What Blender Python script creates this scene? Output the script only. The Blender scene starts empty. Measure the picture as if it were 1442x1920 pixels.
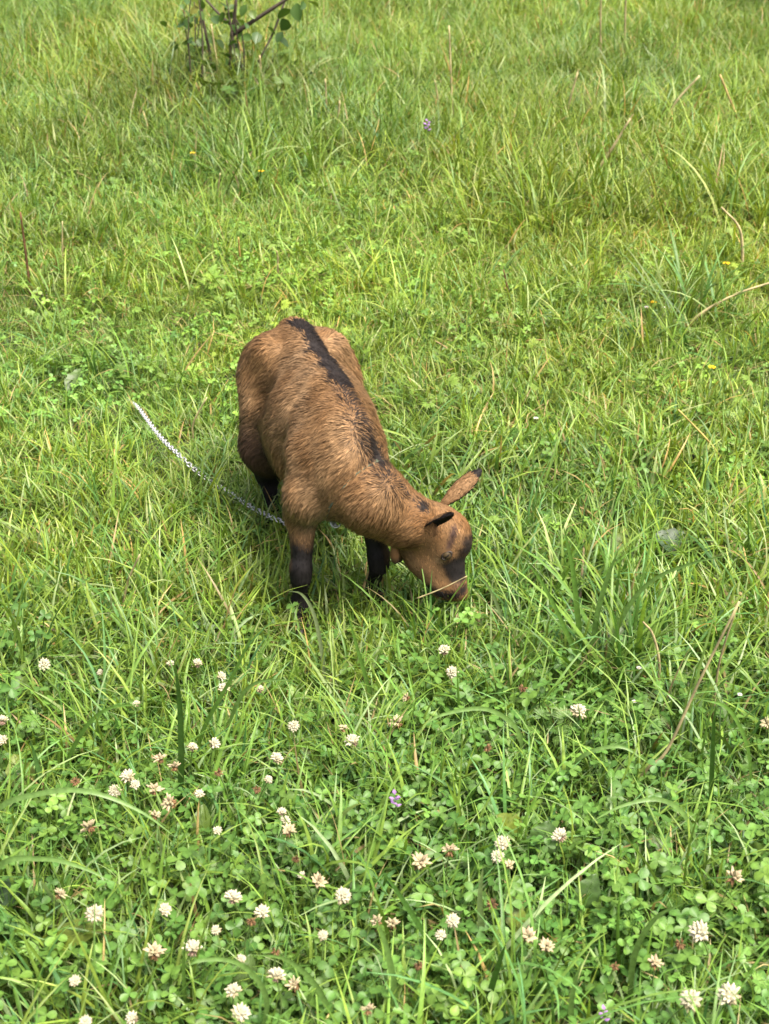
import bpy, math, random
import numpy as np
from mathutils import Vector, Matrix

random.seed(7)
RNG = np.random.default_rng(11)
SC = bpy.context.scene
COL = SC.collection

# ------------------------------------------------------------------ camera
CAM_H, FPX, HORIZON = 1.45, 2700.0, -560.0          # eye height, focal length and horizon row in photo pixels
PITCH = math.atan((960 - HORIZON) / FPX)
cam_d = bpy.data.cameras.new('camera')
cam = bpy.data.objects.new('camera', cam_d); COL.objects.link(cam)
cam.location = (0, 0, CAM_H)
cam.rotation_euler = (math.pi / 2 - PITCH, 0, 0)
cam_d.sensor_fit = 'VERTICAL'; cam_d.sensor_height = 36; cam_d.sensor_width = 27
cam_d.lens = 36 * FPX / 1920
cam_d.clip_start = .05; cam_d.clip_end = 2000
cam_d.dof.use_dof = True; cam_d.dof.focus_distance = 2.55; cam_d.dof.aperture_fstop = 9
SC.camera = cam

# ------------------------------------------------------------------ light: bright overcast, soft sun high from the right
SUN_EL, SUN_AZ = math.radians(66), math.radians(130)     # azimuth clockwise from +Y
w = bpy.data.worlds.new('World'); SC.world = w; w.use_nodes = True
nt = w.node_tree
sky = nt.nodes.new('ShaderNodeTexSky'); sky.sky_type = 'NISHITA'; sky.sun_disc = False
sky.sun_elevation = SUN_EL; sky.sun_rotation = SUN_AZ
sky.air_density = 0.5; sky.dust_density = 8.0; sky.ozone_density = .4
bg = nt.nodes['Background']; bg.inputs['Strength'].default_value = .15
nt.links.new(sky.outputs[0], bg.inputs['Color'])
sd = bpy.data.lights.new('sun', 'SUN'); sd.energy = 2.0; sd.angle = math.radians(25); sd.color = (1, .95, .86)
sun = bpy.data.objects.new('sun', sd); COL.objects.link(sun)
sun_dir = Vector((math.sin(SUN_AZ) * math.cos(SUN_EL), math.cos(SUN_AZ) * math.cos(SUN_EL), math.sin(SUN_EL)))
sun.rotation_euler = sun_dir.to_track_quat('Z', 'Y').to_euler()
sun.location = sun_dir * 20
vs = SC.view_settings
vs.view_transform = 'Standard'; vs.look = 'None'; vs.gamma = 1; vs.use_curve_mapping = False
vs.exposure = 1.7
SC.render.engine = 'CYCLES'
SC.cycles.use_denoising = True; SC.cycles.use_light_tree = False; SC.cycles.debug_use_spatial_splits = True
SC.cycles.use_adaptive_sampling = True; SC.cycles.adaptive_threshold = .015
SC.cycles.max_bounces = 3; SC.cycles.transmission_bounces = 2; SC.cycles.diffuse_bounces = 3; SC.cycles.glossy_bounces = 1
SC.cycles.caustics_reflective = False; SC.cycles.caustics_refractive = False

# ------------------------------------------------------------------ helpers
CF = np.array([0, math.cos(PITCH), -math.sin(PITCH)]); CU = np.array([0, math.sin(PITCH), math.cos(PITCH)]); CR = np.array([1., 0, 0])
def P(px, py, Z=None, Y=None):
    """photo pixel -> point on the ray at height Z above the ground or at distance Y"""
    d = CF + CR * (px - 721) / FPX - CU * (py - 960) / FPX
    t = (Z - CAM_H) / d[2] if Y is None else Y / d[1]
    return np.array([0, 0, CAM_H]) + d * t
def unit(v):
    v = np.asarray(v, float); return v / (np.linalg.norm(v) + 1e-12)

def wave(x, y, s, seed=0):
    """smooth 2-D noise in about -1..1 from a few rotated sines"""
    r = np.random.default_rng(seed); o = np.zeros_like(np.asarray(x, float))
    for i in range(7):
        a = r.uniform(0, 6.28); k = s * r.uniform(.5, 1.8); o = o + np.sin((np.cos(a) * x + np.sin(a) * y) * k + r.uniform(0, 6.28))
    return o / 3.2

class MB:
    """collects vertices, faces and vertex colours for one mesh"""
    def __init__(s): s.v = []; s.f = []; s.c = []; s.n = 0
    def add(s, v, f, c):
        v = np.asarray(v, float).reshape(-1, 3); s.v.append(v)
        c = np.asarray(c, float)
        s.c.append(np.tile(c, (len(v), 1)) if c.ndim == 1 else c)
        s.f += [tuple(int(i) + s.n for i in q) for q in f]; s.n += len(v)
    def mesh(s, name, mat, smooth=True):
        me = bpy.data.meshes.new(name)
        v = np.concatenate(s.v); c = np.concatenate(s.c)
        me.from_pydata(v.tolist(), [], s.f)
        at = me.color_attributes.new('col', 'FLOAT_COLOR', 'POINT')
        at.data.foreach_set('color', np.hstack([c, np.ones((len(c), 1))]).astype(np.float32).ravel())
        if smooth: me.polygons.foreach_set('use_smooth', np.ones(len(me.polygons), bool))
        if mat: me.materials.append(mat)
        me.update(); return me
    def build(s, name, mat, parent=None, smooth=True, loc=(0, 0, 0)):
        return link(name, s.mesh(name, mat, smooth), parent, loc)
def link(name, me, parent=None, loc=(0, 0, 0)):
    o = bpy.data.objects.new(name, me); COL.objects.link(o); o.location = loc
    if parent: o.parent = parent
    return o
def tag(o, label=None, cat=None, group=None, kind=None):
    if label: o['label'] = label
    if cat: o['category'] = cat
    if group: o['group'] = group
    if kind: o['kind'] = kind
    return o
def empty(name, loc, rz=0):
    o = bpy.data.objects.new(name, None); COL.objects.link(o); o.location = loc; o.rotation_euler = (0, 0, rz)
    o.empty_display_size = .02; return o

def tube(mb, pts, rad, col, ns=6, cap=True):
    pts = np.asarray(pts, float); n = len(pts); rad = np.broadcast_to(rad, n)
    t = np.gradient(pts, axis=0); up = np.array([0.13, .31, .94]); V = []
    for i in range(n):
        T = unit(t[i]); a = unit(np.cross(T, up)) if abs(T @ up) < .98 * np.linalg.norm(up) else unit(np.cross(T, [1, 0, 0])); b = np.cross(T, a)
        for k in range(ns):
            th = 2 * math.pi * k / ns; V.append(pts[i] + rad[i] * (a * math.cos(th) + b * math.sin(th)))
    F = [(i * ns + k, i * ns + (k + 1) % ns, (i + 1) * ns + (k + 1) % ns, (i + 1) * ns + k) for i in range(n - 1) for k in range(ns)]
    if cap: F += [tuple(range(ns))[::-1], tuple((n - 1) * ns + k for k in range(ns))]
    c = np.asarray(col, float)
    mb.add(V, F, c if c.ndim == 1 else np.repeat(c, ns, axis=0))
def catmull(pts, m=8):
    p = np.asarray(pts, float); p = np.vstack([2 * p[0] - p[1], p, 2 * p[-1] - p[-2]]); out = []
    for i in range(1, len(p) - 2):
        for k in range(m):
            t = k / m
            out.append(.5 * (2 * p[i] + (p[i + 1] - p[i - 1]) * t + (2 * p[i - 1] - 5 * p[i] + 4 * p[i + 1] - p[i + 2]) * t * t + (-p[i - 1] + 3 * p[i] - 3 * p[i + 1] + p[i + 2]) * t ** 3))
    out.append(p[-2]); return np.array(out)
def ribbon(mb, pts, wid, col, side=None, fold=.25):
    """leaf blade: a folded strip of three vertices per ring along pts"""
    pts = np.asarray(pts, float); n = len(pts); t = np.gradient(pts, axis=0); V = []; C = []
    col = np.asarray(col, float); col = np.tile(col, (n, 1)) if col.ndim == 1 else col
    for i in range(n):
        T = unit(t[i]); S = unit(np.cross(T, [0, 0, 1]) if side is None else side); S = unit(S - T * (S @ T)); N = np.cross(S, T)
        ww = wid[i] / 2
        V += [pts[i] - S * ww + N * ww * fold, pts[i], pts[i] + S * ww + N * ww * fold]; C += [col[i] , col[i] * 1.12, col[i]]
    F = []
    for i in range(n - 1):
        a = 3 * i; F += [(a, a + 1, a + 4, a + 3), (a + 1, a + 2, a + 5, a + 4)]
    mb.add(V, F, np.array(C))

# ------------------------------------------------------------------ materials
def new_mat(name):
    m = bpy.data.materials.new(name); m.use_nodes = True; m.node_tree.nodes.clear(); return m, m.node_tree.nodes, m.node_tree.links
def plant_mat(name, rough=.45, spec=.35, trans=.35, tint=False, thin=(1.15, 1.1, .55)):
    m, N, L = new_mat(name)
    out = N.new('ShaderNodeOutputMaterial'); a = N.new('ShaderNodeAttribute'); a.attribute_name = 'col'
    c = a.outputs['Color']
    if tint:
        ti = N.new('ShaderNodeAttribute'); ti.attribute_type = 'INSTANCER'; ti.attribute_name = 'tint'
        mx = N.new('ShaderNodeMix'); mx.data_type = 'RGBA'; mx.blend_type = 'MULTIPLY'; mx.inputs[0].default_value = 1
        L.new(c, mx.inputs[6]); L.new(ti.outputs['Color'], mx.inputs[7]); c = mx.outputs[2]
    tc = N.new('ShaderNodeTexCoord'); no = N.new('ShaderNodeTexNoise'); no.inputs['Scale'].default_value = 160; no.inputs['Detail'].default_value = 3
    L.new(tc.outputs['Object'], no.inputs['Vector'])
    mr = N.new('ShaderNodeMapRange'); mr.inputs[1].default_value = .3; mr.inputs[2].default_value = .7; mr.inputs[3].default_value = .78; mr.inputs[4].default_value = 1.2
    L.new(no.outputs[0], mr.inputs[0])
    m2 = N.new('ShaderNodeVectorMath'); m2.operation = 'SCALE'; L.new(c, m2.inputs[0]); L.new(mr.outputs[0], m2.inputs['Scale']); c = m2.outputs[0]
    p = N.new('ShaderNodeBsdfPrincipled'); p.inputs['Roughness'].default_value = rough; p.inputs['Specular IOR Level'].default_value = spec
    L.new(c, p.inputs['Base Color'])
    tr = N.new('ShaderNodeBsdfTranslucent')
    m3 = N.new('ShaderNodeVectorMath'); m3.operation = 'MULTIPLY'; m3.inputs[1].default_value = thin; L.new(c, m3.inputs[0]); L.new(m3.outputs[0], tr.inputs['Color'])
    mi = N.new('ShaderNodeMixShader'); mi.inputs[0].default_value = trans
    L.new(p.outputs[0], mi.inputs[1]); L.new(tr.outputs[0], mi.inputs[2]); L.new(mi.outputs[0], out.inputs['Surface'])
    return m
def solid_mat(name, col=None, rough=.6, metal=0, spec=.4, noise=0, nscale=60):
    m, N, L = new_mat(name); out = N.new('ShaderNodeOutputMaterial'); p = N.new('ShaderNodeBsdfPrincipled')
    p.inputs['Roughness'].default_value = rough; p.inputs['Metallic'].default_value = metal; p.inputs['Specular IOR Level'].default_value = spec
    if col is None:
        a = N.new('ShaderNodeAttribute'); a.attribute_name = 'col'; c = a.outputs['Color']
    else:
        r = N.new('ShaderNodeRGB'); r.outputs[0].default_value = (*col, 1); c = r.outputs[0]
    if noise:
        tc = N.new('ShaderNodeTexCoord'); no = N.new('ShaderNodeTexNoise'); no.inputs['Scale'].default_value = nscale; no.inputs['Detail'].default_value = 4
        L.new(tc.outputs['Object'], no.inputs['Vector'])
        mr = N.new('ShaderNodeMapRange'); mr.inputs[1].default_value = .3; mr.inputs[2].default_value = .7; mr.inputs[3].default_value = 1 - noise; mr.inputs[4].default_value = 1 + noise
        L.new(no.outputs[0], mr.inputs[0]); s = N.new('ShaderNodeVectorMath'); s.operation = 'SCALE'
        L.new(c, s.inputs[0]); L.new(mr.outputs[0], s.inputs['Scale']); c = s.outputs[0]
    L.new(c, p.inputs['Base Color']); L.new(p.outputs[0], out.inputs['Surface']); return m

M_GRASS = plant_mat('grass_blades', tint=True)
M_CLOVER = plant_mat('clover_leaf', rough=.45, spec=.3, trans=.28, tint=True)
M_LEAF = plant_mat('broad_leaf', rough=.42, trans=.3)
M_STRAW = plant_mat('dry_straw', rough=.7, spec=.2, trans=.2, thin=(1, 1, .9))
M_PETAL = plant_mat('petals', rough=.6, spec=.2, trans=.3, thin=(1, 1, .95))

# ------------------------------------------------------------------ ground: one sheet to the horizon
def ground_z(x, y): return .012 * wave(x, y, 1.3, 3)
def make_ground():
    xs = np.concatenate([[-900, -300, -80, -30, -12], np.linspace(-6, 6, 61), [12, 30, 80, 300, 900]])
    ys = np.concatenate([[-900, -200, -40, -8, -2], np.linspace(0, 14, 71), [20, 40, 90, 300, 900]])
    X, Y = np.meshgrid(xs, ys); k = np.exp(-((X / 9) ** 2 + ((Y - 6) / 12) ** 2) * .5)
    V = np.stack([X, Y, ground_z(X, Y) * k], -1).reshape(-1, 3); nx = len(xs)
    F = [(j * nx + i, j * nx + i + 1, (j + 1) * nx + i + 1, (j + 1) * nx + i) for j in range(len(ys) - 1) for i in range(nx - 1)]
    m, N, L = new_mat('meadow_soil'); out = N.new('ShaderNodeOutputMaterial'); p = N.new('ShaderNodeBsdfPrincipled'); p.inputs['Roughness'].default_value = .95
    tc = N.new('ShaderNodeTexCoord'); no = N.new('ShaderNodeTexNoise'); no.inputs['Scale'].default_value = 9; no.inputs['Detail'].default_value = 8
    L.new(tc.outputs['Object'], no.inputs['Vector']); r = N.new('ShaderNodeValToRGB')
    r.color_ramp.elements[0].position = .35; r.color_ramp.elements[0].color = (.030, .034, .012, 1)
    r.color_ramp.elements[1].position = .65; r.color_ramp.elements[1].color = (.045, .062, .016, 1)
    L.new(no.outputs[0], r.inputs[0]); L.new(r.outputs[0], p.inputs['Base Color'])
    bp = N.new('ShaderNodeBump'); bp.inputs['Strength'].default_value = .6; bp.inputs['Distance'].default_value = .02
    L.new(no.outputs[0], bp.inputs['Height']); L.new(bp.outputs[0], p.inputs['Normal']); L.new(p.outputs[0], out.inputs['Surface'])
    mb = MB(); mb.add(V, F, (.05, .06, .02)); o = mb.build('ground', m); tag(o, kind='structure'); return o
make_ground()
# ------------------------------------------------------------------ the goat
GF = unit([.247, -.969, 0]); GL = unit([.969, .247, 0]); GU = np.array([0, 0, 1.])
GO = np.array([-.075, 2.20, 0])
def G(f, l, u): return GO + GF * f + GL * l + GU * u
# head frame
H0 = P(818, 992, Y=2.165); HN = P(852, 1104, Y=2.145)
HF = unit(HN - H0)
HS = unit(-CF * .95 - CR * .28 + CU * .12); HS = unit(HS - HF * (HS @ HF))      # towards the goat's right cheek
HD = np.cross(HF, HS); HD = HD if HD @ CR > 0 else -HD                            # forehead side
HK = 1.06
def H(f, d, s): return H0 + (HF * f + HD * d + HS * s) * HK

def sd_cone(p, a, b, ra, rb):
    a = np.asarray(a); ab = np.asarray(b) - a; t = np.clip(((p - a) @ ab) / (ab @ ab), 0, 1)
    return np.linalg.norm(p - a - t[:, None] * ab, axis=1) - (ra + (rb - ra) * t)
def sd_ell(p, c, r, ax):
    q = (p - c) @ np.array(ax).T; r = np.asarray(r); k0 = np.linalg.norm(q / r, axis=1); k1 = np.linalg.norm(q / (r * r), axis=1)
    return k0 * (k0 - 1) / (k1 + 1e-9)
GA = (GF, GL, GU); HA = (HF, HD, HS)
prims = []; carves = []     # (function, args, blend)
def E(c, r, ax=GA, k=.03):
    if ax is HA: r = tuple(q * HK for q in r)
    prims.append((sd_ell, (np.asarray(c), r, ax), k))
def Cn(a, b, ra, rb, k=.02): prims.append((sd_cone, (a, b, ra, rb), k))
# trunk
E(G(-.10, .003, .292), (.165, .081, .104)); E(G(-.21, .002, .283), (.16, .103, .114), k=.05)
E(G(-.36, -.008, .320), (.105, .076, .086), k=.05); E(G(-.01, .002, .318), (.10, .050, .084), k=.05)
E(G(.02, -.008, .294), (.056, .054, .058), k=.04)
Cn(G(-.01, .024, .374), G(-.14, .010, .380), .022, .024, k=.035); Cn(G(-.14, .010, .380), G(-.40, 0, .392), .024, .024, k=.035)             # spine
for s in (-1, 1): Cn(G(-.345, s * .062, .378), G(-.42, s * .05, .352), .022, .026, k=.025)   # hip bones
Cn(G(-.44, 0, .377), G(-.485, 0, .345), .022, .012, k=.02)               # tail
# shoulders and forelegs
for s, sl, ff, kf in ((-1, -.082, .008, .028), (1, .062, -.020, .018)):
    Cn(G(-.03, s * .046 - .004, .325), G(.022, s * .054 - .008, .262), .034, .034, k=.035)
    Cn(G(.022, s * .056 - .008, .265), G(.0, s * .062 - .008, .228), .034, .028, k=.02)
    Cn(G(.0, s * .062 - .008, .225), G(kf, sl * .98, .120), .027, .0162, k=.018)
    Cn(G(kf, sl, .125), G(kf + .001, sl, .105), .0200, .0190, k=.008)
    Cn(G(kf, sl, .110), G(ff + .004, sl, .045), .0138, .0130, k=.008)
    Cn(G(ff + .004, sl, .047), G(ff + .012, sl, .030), .017, .016, k=.008)
# hind legs
for s, hf, hk, st in ((-1, -.335, -.025, -.30), (1, -.40, -.045, -.31)):
    Cn(G(-.375, s * .052, .315), G(st, s * .074, .200), .066, .050, k=.04)
    Cn(G(st, s * .074, .200), G(hf + hk, s * .070, .115), .048, .027, k=.03)
    Cn(G(hf + hk, s * .070, .120), G(hf - .01, s * .070, .045), .019, .0145, k=.012)
    Cn(G(hf - .01, s * .070, .047), G(hf, s * .070, .030), .0165, .016, k=.008)
for s in (-1, 1):
    carves.append((sd_ell, (G(-.272, s * .112, .352), (.055, .034, .048), GA), .04))     # hollow flank in front of the hip
    carves.append((sd_ell, (G(-.092, s * .108, .300), (.020, .026, .075), GA), .03))     # behind the shoulder
    carves.append((sd_ell, (G(-.47, s * .075, .345), (.05, .03, .05), GA), .03))         # beside the tail head
# neck
N0, N1, N2 = P(640, 872, Y=2.19), P(697, 933, Y=2.145), P(768, 976, Y=2.15)
Cn(N0, N1, .060, .054, k=.012); Cn(N1, N2, .054, .043, k=.03); Cn(N2, H(-.005, -.012, 0), .042, .040, k=.02)
# head
E(H(.005, .004, 0), (.046, .043, .037), HA, k=.02)                        # cranium
E(H(.030, -.030, 0), (.050, .038, .031), HA, k=.02)                       # cheeks
E(H(.020, .034, 0), (.034, .020, .028), HA, k=.015)                       # forehead
Cn(H(.035, .008, 0), H(.092, .004, 0), .031, .021, k=.015)                # nose bridge
Cn(H(.050, -.030, 0), H(.104, -.020, 0), .029, .020, k=.015)             # jaw
E(H(.106, -.002, 0), (.024, .024, .021), HA, k=.012)                      # muzzle
E(H(.122, .008, .0), (.010, .012, .015), HA, k=.008)                      # nose
for s in (-1, 1): E(H(.032, .011, s * .025), (.016, .012, .008), HA, k=.01)   # brow round the eye

def goat_sdf(p):
    p = np.asarray(p, float)
    d = np.full(len(p), 1.0)
    for fn, args, k in prims:
        e = fn(p, *args); h = np.maximum(k - np.abs(d - e), 0) / k; d = np.minimum(d, e) - h * h * k * .25
    for fn, args, k in carves:
        e = -fn(p, *args); h = np.maximum(k - np.abs(d - e), 0) / k; d = np.maximum(d, e) + h * h * k * .25
    return d
def surface_nets(fn, lo, hi, s):
    n = np.ceil((hi - lo) / s).astype(int) + 1
    # coarse pass to skip empty space
    g = [lo[i] + s * np.arange(n[i]) for i in range(3)]
    D = np.full(n, 1.0); B = 12
    for i in range(0, n[0], B):
        for j in range(0, n[1], B):
            for k in range(0, n[2], B):
                sl = (slice(i, min(i + B, n[0])), slice(j, min(j + B, n[1])), slice(k, min(k + B, n[2])))
                c = np.array([[g[0][sl[0]].mean(), g[1][sl[1]].mean(), g[2][sl[2]].mean()]])
                dc = fn(c)[0]
                if abs(dc) > B * s * 1.15 + .03: D[sl] = dc; continue
                X, Y, Z = np.meshgrid(g[0][sl[0]], g[1][sl[1]], g[2][sl[2]], indexing='ij')
                D[sl] = fn(np.stack([X, Y, Z], -1).reshape(-1, 3)).reshape(X.shape)
    ins = D < 0; m = n - 1
    acc = np.zeros((*m, 3)); cnt = np.zeros(m)
    offs = [(a, b, c) for a in (0, 1) for b in (0, 1) for c in (0, 1)]
    def cut(o): return D[o[0]:o[0] + m[0], o[1]:o[1] + m[1], o[2]:o[2] + m[2]]
    for a in offs:
        for ax in range(3):
            if a[ax]: continue
            b = list(a); b[ax] = 1; da, db = cut(a), cut(b); x = (da < 0) != (db < 0)
            t = np.where(x, da / np.where(x, da - db, 1), 0)
            for q in range(3): acc[..., q] += np.where(x, a[q] + (t if q == ax else 0), 0)
            cnt += x
    act = cnt > 0; idx = -np.ones(m, int); idx[act] = np.arange(act.sum())
    I = np.argwhere(act); V = lo + s * (I + acc[act] / cnt[act][:, None])
    Q = []
    for ax in range(3):
        o1, o2 = [q for q in range(3) if q != ax]
        a = ins; sl0 = [slice(1, m[q]) for q in range(3)]; sl1 = list(sl0); sl0[ax] = slice(0, m[ax]); sl1[ax] = slice(1, m[ax] + 1)
        x0 = ins[tuple(sl0)]; x1 = ins[tuple(sl1)]
        for flip in (0, 1):
            e = np.argwhere((x0 & ~x1) if not flip else (~x0 & x1))
            if not len(e): continue
            base = e.copy(); base[:, o1] += 1; base[:, o2] += 1
            def at(d1, d2):
                b = base.copy(); b[:, o1] -= d1; b[:, o2] -= d2; return idx[b[:, 0], b[:, 1], b[:, 2]]
            q = np.stack([at(1, 1), at(0, 1), at(0, 0), at(1, 0)], 1)
            if (ax == 1) != bool(flip): q = q[:, ::-1]
            Q.append(q)
    return V, np.concatenate(Q)

# coat colours (linear): tan body, black eel stripe, black lower legs, dark face blaze and muzzle
TAN = np.array([.185, .106, .046]); PALE = np.array([.28, .185, .098]); RUST = np.array([.14, .073, .028]); BLACK = np.array([.010, .0085, .008]); DKB = np.array([.042, .025, .016])
def cast(px, py):
    """where the ray through a photo pixel meets the goat"""
    d = unit(CF + CR * (px - 721) / FPX - CU * (py - 960) / FPX); q = np.array([[0, 0, CAM_H]]) + d * 1.9
    for _ in range(60): q = q + d * goat_sdf(q)[0] * .8
    return q[0]
HITS = [cast(*q) for q in ((540, 594), (562, 606), (596, 645), (626, 690), (648, 730), (668, 770), (688, 815), (708, 858), (734, 896), (766, 930), (798, 954))]
STRIPE = catmull([q for q in HITS if abs(goat_sdf(q[None])[0]) < .02], 14)
for _ in range(6):
    e_ = np.eye(3) * .004; g_ = np.stack([goat_sdf(STRIPE + d) - goat_sdf(STRIPE - d) for d in e_], 1); g_ /= np.linalg.norm(g_, axis=1)[:, None]; STRIPE = STRIPE - g_ * goat_sdf(STRIPE)[:, None]
STRIPE_W = np.interp(np.linspace(0, 1, len(STRIPE)), [0, .1, .3, .45, .6, .7, .85, .92, 1], [.020, .022, .018, .014, .027, .028, .016, .011, .013])
PURP = np.array([.035, .020, .018]); FACE = []
for px, py, rad, col, wgt in ((853, 996, 6, PURP, .9), (850, 1006, 7, PURP, .9), (845, 1018, 7, PURP, .8), (842, 1027, 6, PURP, .7), (828, 1053, 7, PALE, .6), (820, 1050, 7, PALE, .4),
                              (878, 1018, 10, BLACK * 1.3, .95), (878, 1032, 10, BLACK * 1.2, .95), (868, 1038, 9, BLACK * 1.5, .8), (840, 1064, 11, BLACK * 1.4, .95), (852, 1058, 12, BLACK * 1.2, .95), (864, 1053, 12, BLACK, .97),
                              (844, 1077, 9, BLACK * 1.3, .9), (857, 1074, 14, BLACK, .97), (867, 1070, 11, BLACK, .97), (864, 1086, 10, BLACK, .95), (850, 1088, 9, BLACK * 1.5, .9), (857, 1101, 8, np.array([.10, .06, .036]), .75),
                              (868, 1106, 8, BLACK, .95), (850, 1117, 9, BLACK * .7, .97), (838, 1116, 7, BLACK, .9), (806, 1104, 9, BLACK * 1.3, .95), (820, 1112, 9, BLACK * 1.2, .95), (790, 1092, 6, DKB, .8), (845, 1121, 8, BLACK * .7, .97), (856, 1119, 8, BLACK * .7, .97), (833, 1119, 8, BLACK * .8, .97), (866, 1114, 8, BLACK * .8, .97), (826, 1117, 7, BLACK, .95)):
    q = cast(px, py)
    if abs(goat_sdf(q[None])[0]) < .01: q = (q - H0) / HK; FACE.append((q @ HF, q @ HD, rad / 1035 / HK, col, wgt))
def seg(a, b, x): return np.clip((x - a) / (b - a), 0, 1)
def coat(p, nrm):
    """base colour and region weights for points on the coat"""
    q = p - GO; f, l, u = q @ GF, q @ GL, q @ GU
    hq = p - H0; hf, hd, hs = hq @ HF / HK, hq @ HD / HK, hq @ HS / HK
    hr = np.sqrt(((hf - .045) / .085) ** 2 + ((hd) / .055) ** 2 + (hs / .05) ** 2)
    head = np.clip((1.55 - hr) / .6, 0, 1) * seg(-.075, -.035, hf)
    neckd = sd_cone(p, N0, N2, .07, .045); neck = np.clip(1 - neckd / .03, 0, 1) * (1 - head) * seg(.05, .11, (p - N0) @ unit(N2 - N0) + .06)
    offh = 1 - np.maximum(seg(1.9, 1.5, hr), np.clip(neck * 2.5, 0, 1)); leg = seg(.215, .175, u) * offh
    nz = wave(p[:, 0] * 1.3 + p[:, 2], p[:, 1] + p[:, 2] * .7, 60, 5); nz2 = wave(p[:, 0] + p[:, 2] * .3, p[:, 1] - p[:, 2], 22, 9)
    c = TAN + (PALE - TAN) * np.clip(.35 + .45 * nz2, 0, 1)[:, None]
    def mixin(c, col, w): w = np.clip(w, 0, 1)[:, None]; return c * (1 - w) + col * w
    c = mixin(c, RUST, .36 + .34 * nz + .3 * head + .2 * neck)
    # dark belly towards the hind end and dark stifles
    c = mixin(c, DKB, seg(.292, .232, u + .014 * nz) * seg(-.10, -.19, f) * .95 * offh)
    c = mixin(c, DKB, seg(-.40, -.47, f) * seg(.30, .22, u) * .8)
    # pale hairs behind the elbow and on the chest
    c = mixin(c, np.array([.27, .21, .155]), .75 * np.exp(-(((f - .05) / .03) ** 2 + ((l + .045) / .028) ** 2 + ((u - .225) / .025) ** 2)))
    # black stockings: fore legs black on the front from the knee down with a tan back edge, hind legs wholly black
    fore = (f > -.15); fr = seg(.20, .165, u + .012 * nz) * offh
    c = mixin(c, BLACK, fr * fore * seg(-.024, -.008, (l - np.where(l < 0, -.082, .062)) + .02 * seg(.13, .09, u) + .02 * (l > 0) + .35 * (f - .015)))
    c = mixin(c, BLACK, (~fore) * offh * seg(.185, .14, u + .012 * nz))
    # eel stripe
    d2 = ((p[:, None, :] - STRIPE[None]) ** 2).sum(-1); j = d2.argmin(1); dd = np.sqrt(d2[np.arange(len(p)), j]); wv = STRIPE_W[j]
    frac = j / len(STRIPE); soft = np.interp(frac, [0, .28, .36, .5, .62, .75, .93, .96, 1], [.25, .25, .8, .8, .6, .9, .9, .3, .3])
    wt = np.interp(frac, [0, .28, .37, .48, .58, .70, .76, .92, .945, .965, 1], [1, 1, .78, .75, .95, .92, .7, .65, .25, 1, 1])
    strp = seg(1 + soft, 1 - soft, dd / wv + .30 * nz) * wt * (1 - head * (hf > -.02)); rr = RNG.random(len(p))
    c = mixin(c, BLACK, np.where(strp > .9, .97, seg(rr - .25, rr + .25, strp) * .95 * (strp > .02)))
    # face: dark forehead side patch, dark bridge and muzzle
    for bx, by, br, col, wgt in FACE: c = mixin(c, col, head * (hf > -.03) * wgt * np.exp(-np.maximum(0, np.sqrt((hf - bx) ** 2 + (hd - by) ** 2 + (.004 * nz) ** 2) / br - .55) ** 2 * 4))
    c = c * (1 + head * (.22 * nz + .12 * nz2))[:, None]
    return c, head, neck, leg, (f, l, u, hf, hd, hs)

def ear(base, tip, width, inner):
    """cupped leaf-shaped ear; the concave dark side faces `inner`"""
    ax = tip - base; T = unit(ax); I = unit(inner - T * (inner @ T)); W = np.cross(I, T)
    prof = [(0, .34), (.12, .55), (.3, .85), (.5, 1.0), (.7, .92), (.85, .66), (.95, .36), (1.0, .08)]
    V = []; C = []; m = 9
    for layer in (0, 1):
        for t, wd in prof:
            for k in range(m):
                a = (k / (m - 1) - .5) * 2; x = math.sin(a * 1.25) / math.sin(1.25)
                cup = .55 * (1 - abs(a)) ** .7 * width * wd * .5
                V.append(base + ax * t + W * x * width * wd * .5 - I * (cup + layer * .0022))
                edge = abs(a) > .8 or t > .93
                C.append((BLACK * 1.4 if (edge and layer == 0) or t > .9 or abs(a) > .9 else (BLACK * 1.5 if layer == 0 else RUST * .7 + PALE * .3)))
    n = len(prof); F = []
    for i in range(n - 1):
        for k in range(m - 1):
            q = (i * m + k, i * m + k + 1, (i + 1) * m + k + 1, (i + 1) * m + k); F.append(q); F.append(tuple(x + n * m for x in q[::-1]))
    rim = [i * m for i in range(n)] + [(n - 1) * m + k for k in range(1, m)] + [i * m + m - 1 for i in range(n - 2, -1, -1)]
    for a, b in zip(rim[:-1], rim[1:]): F.append((a, b, b + n * m, a + n * m))
    return np.array(V), F, np.array(C)

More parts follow.
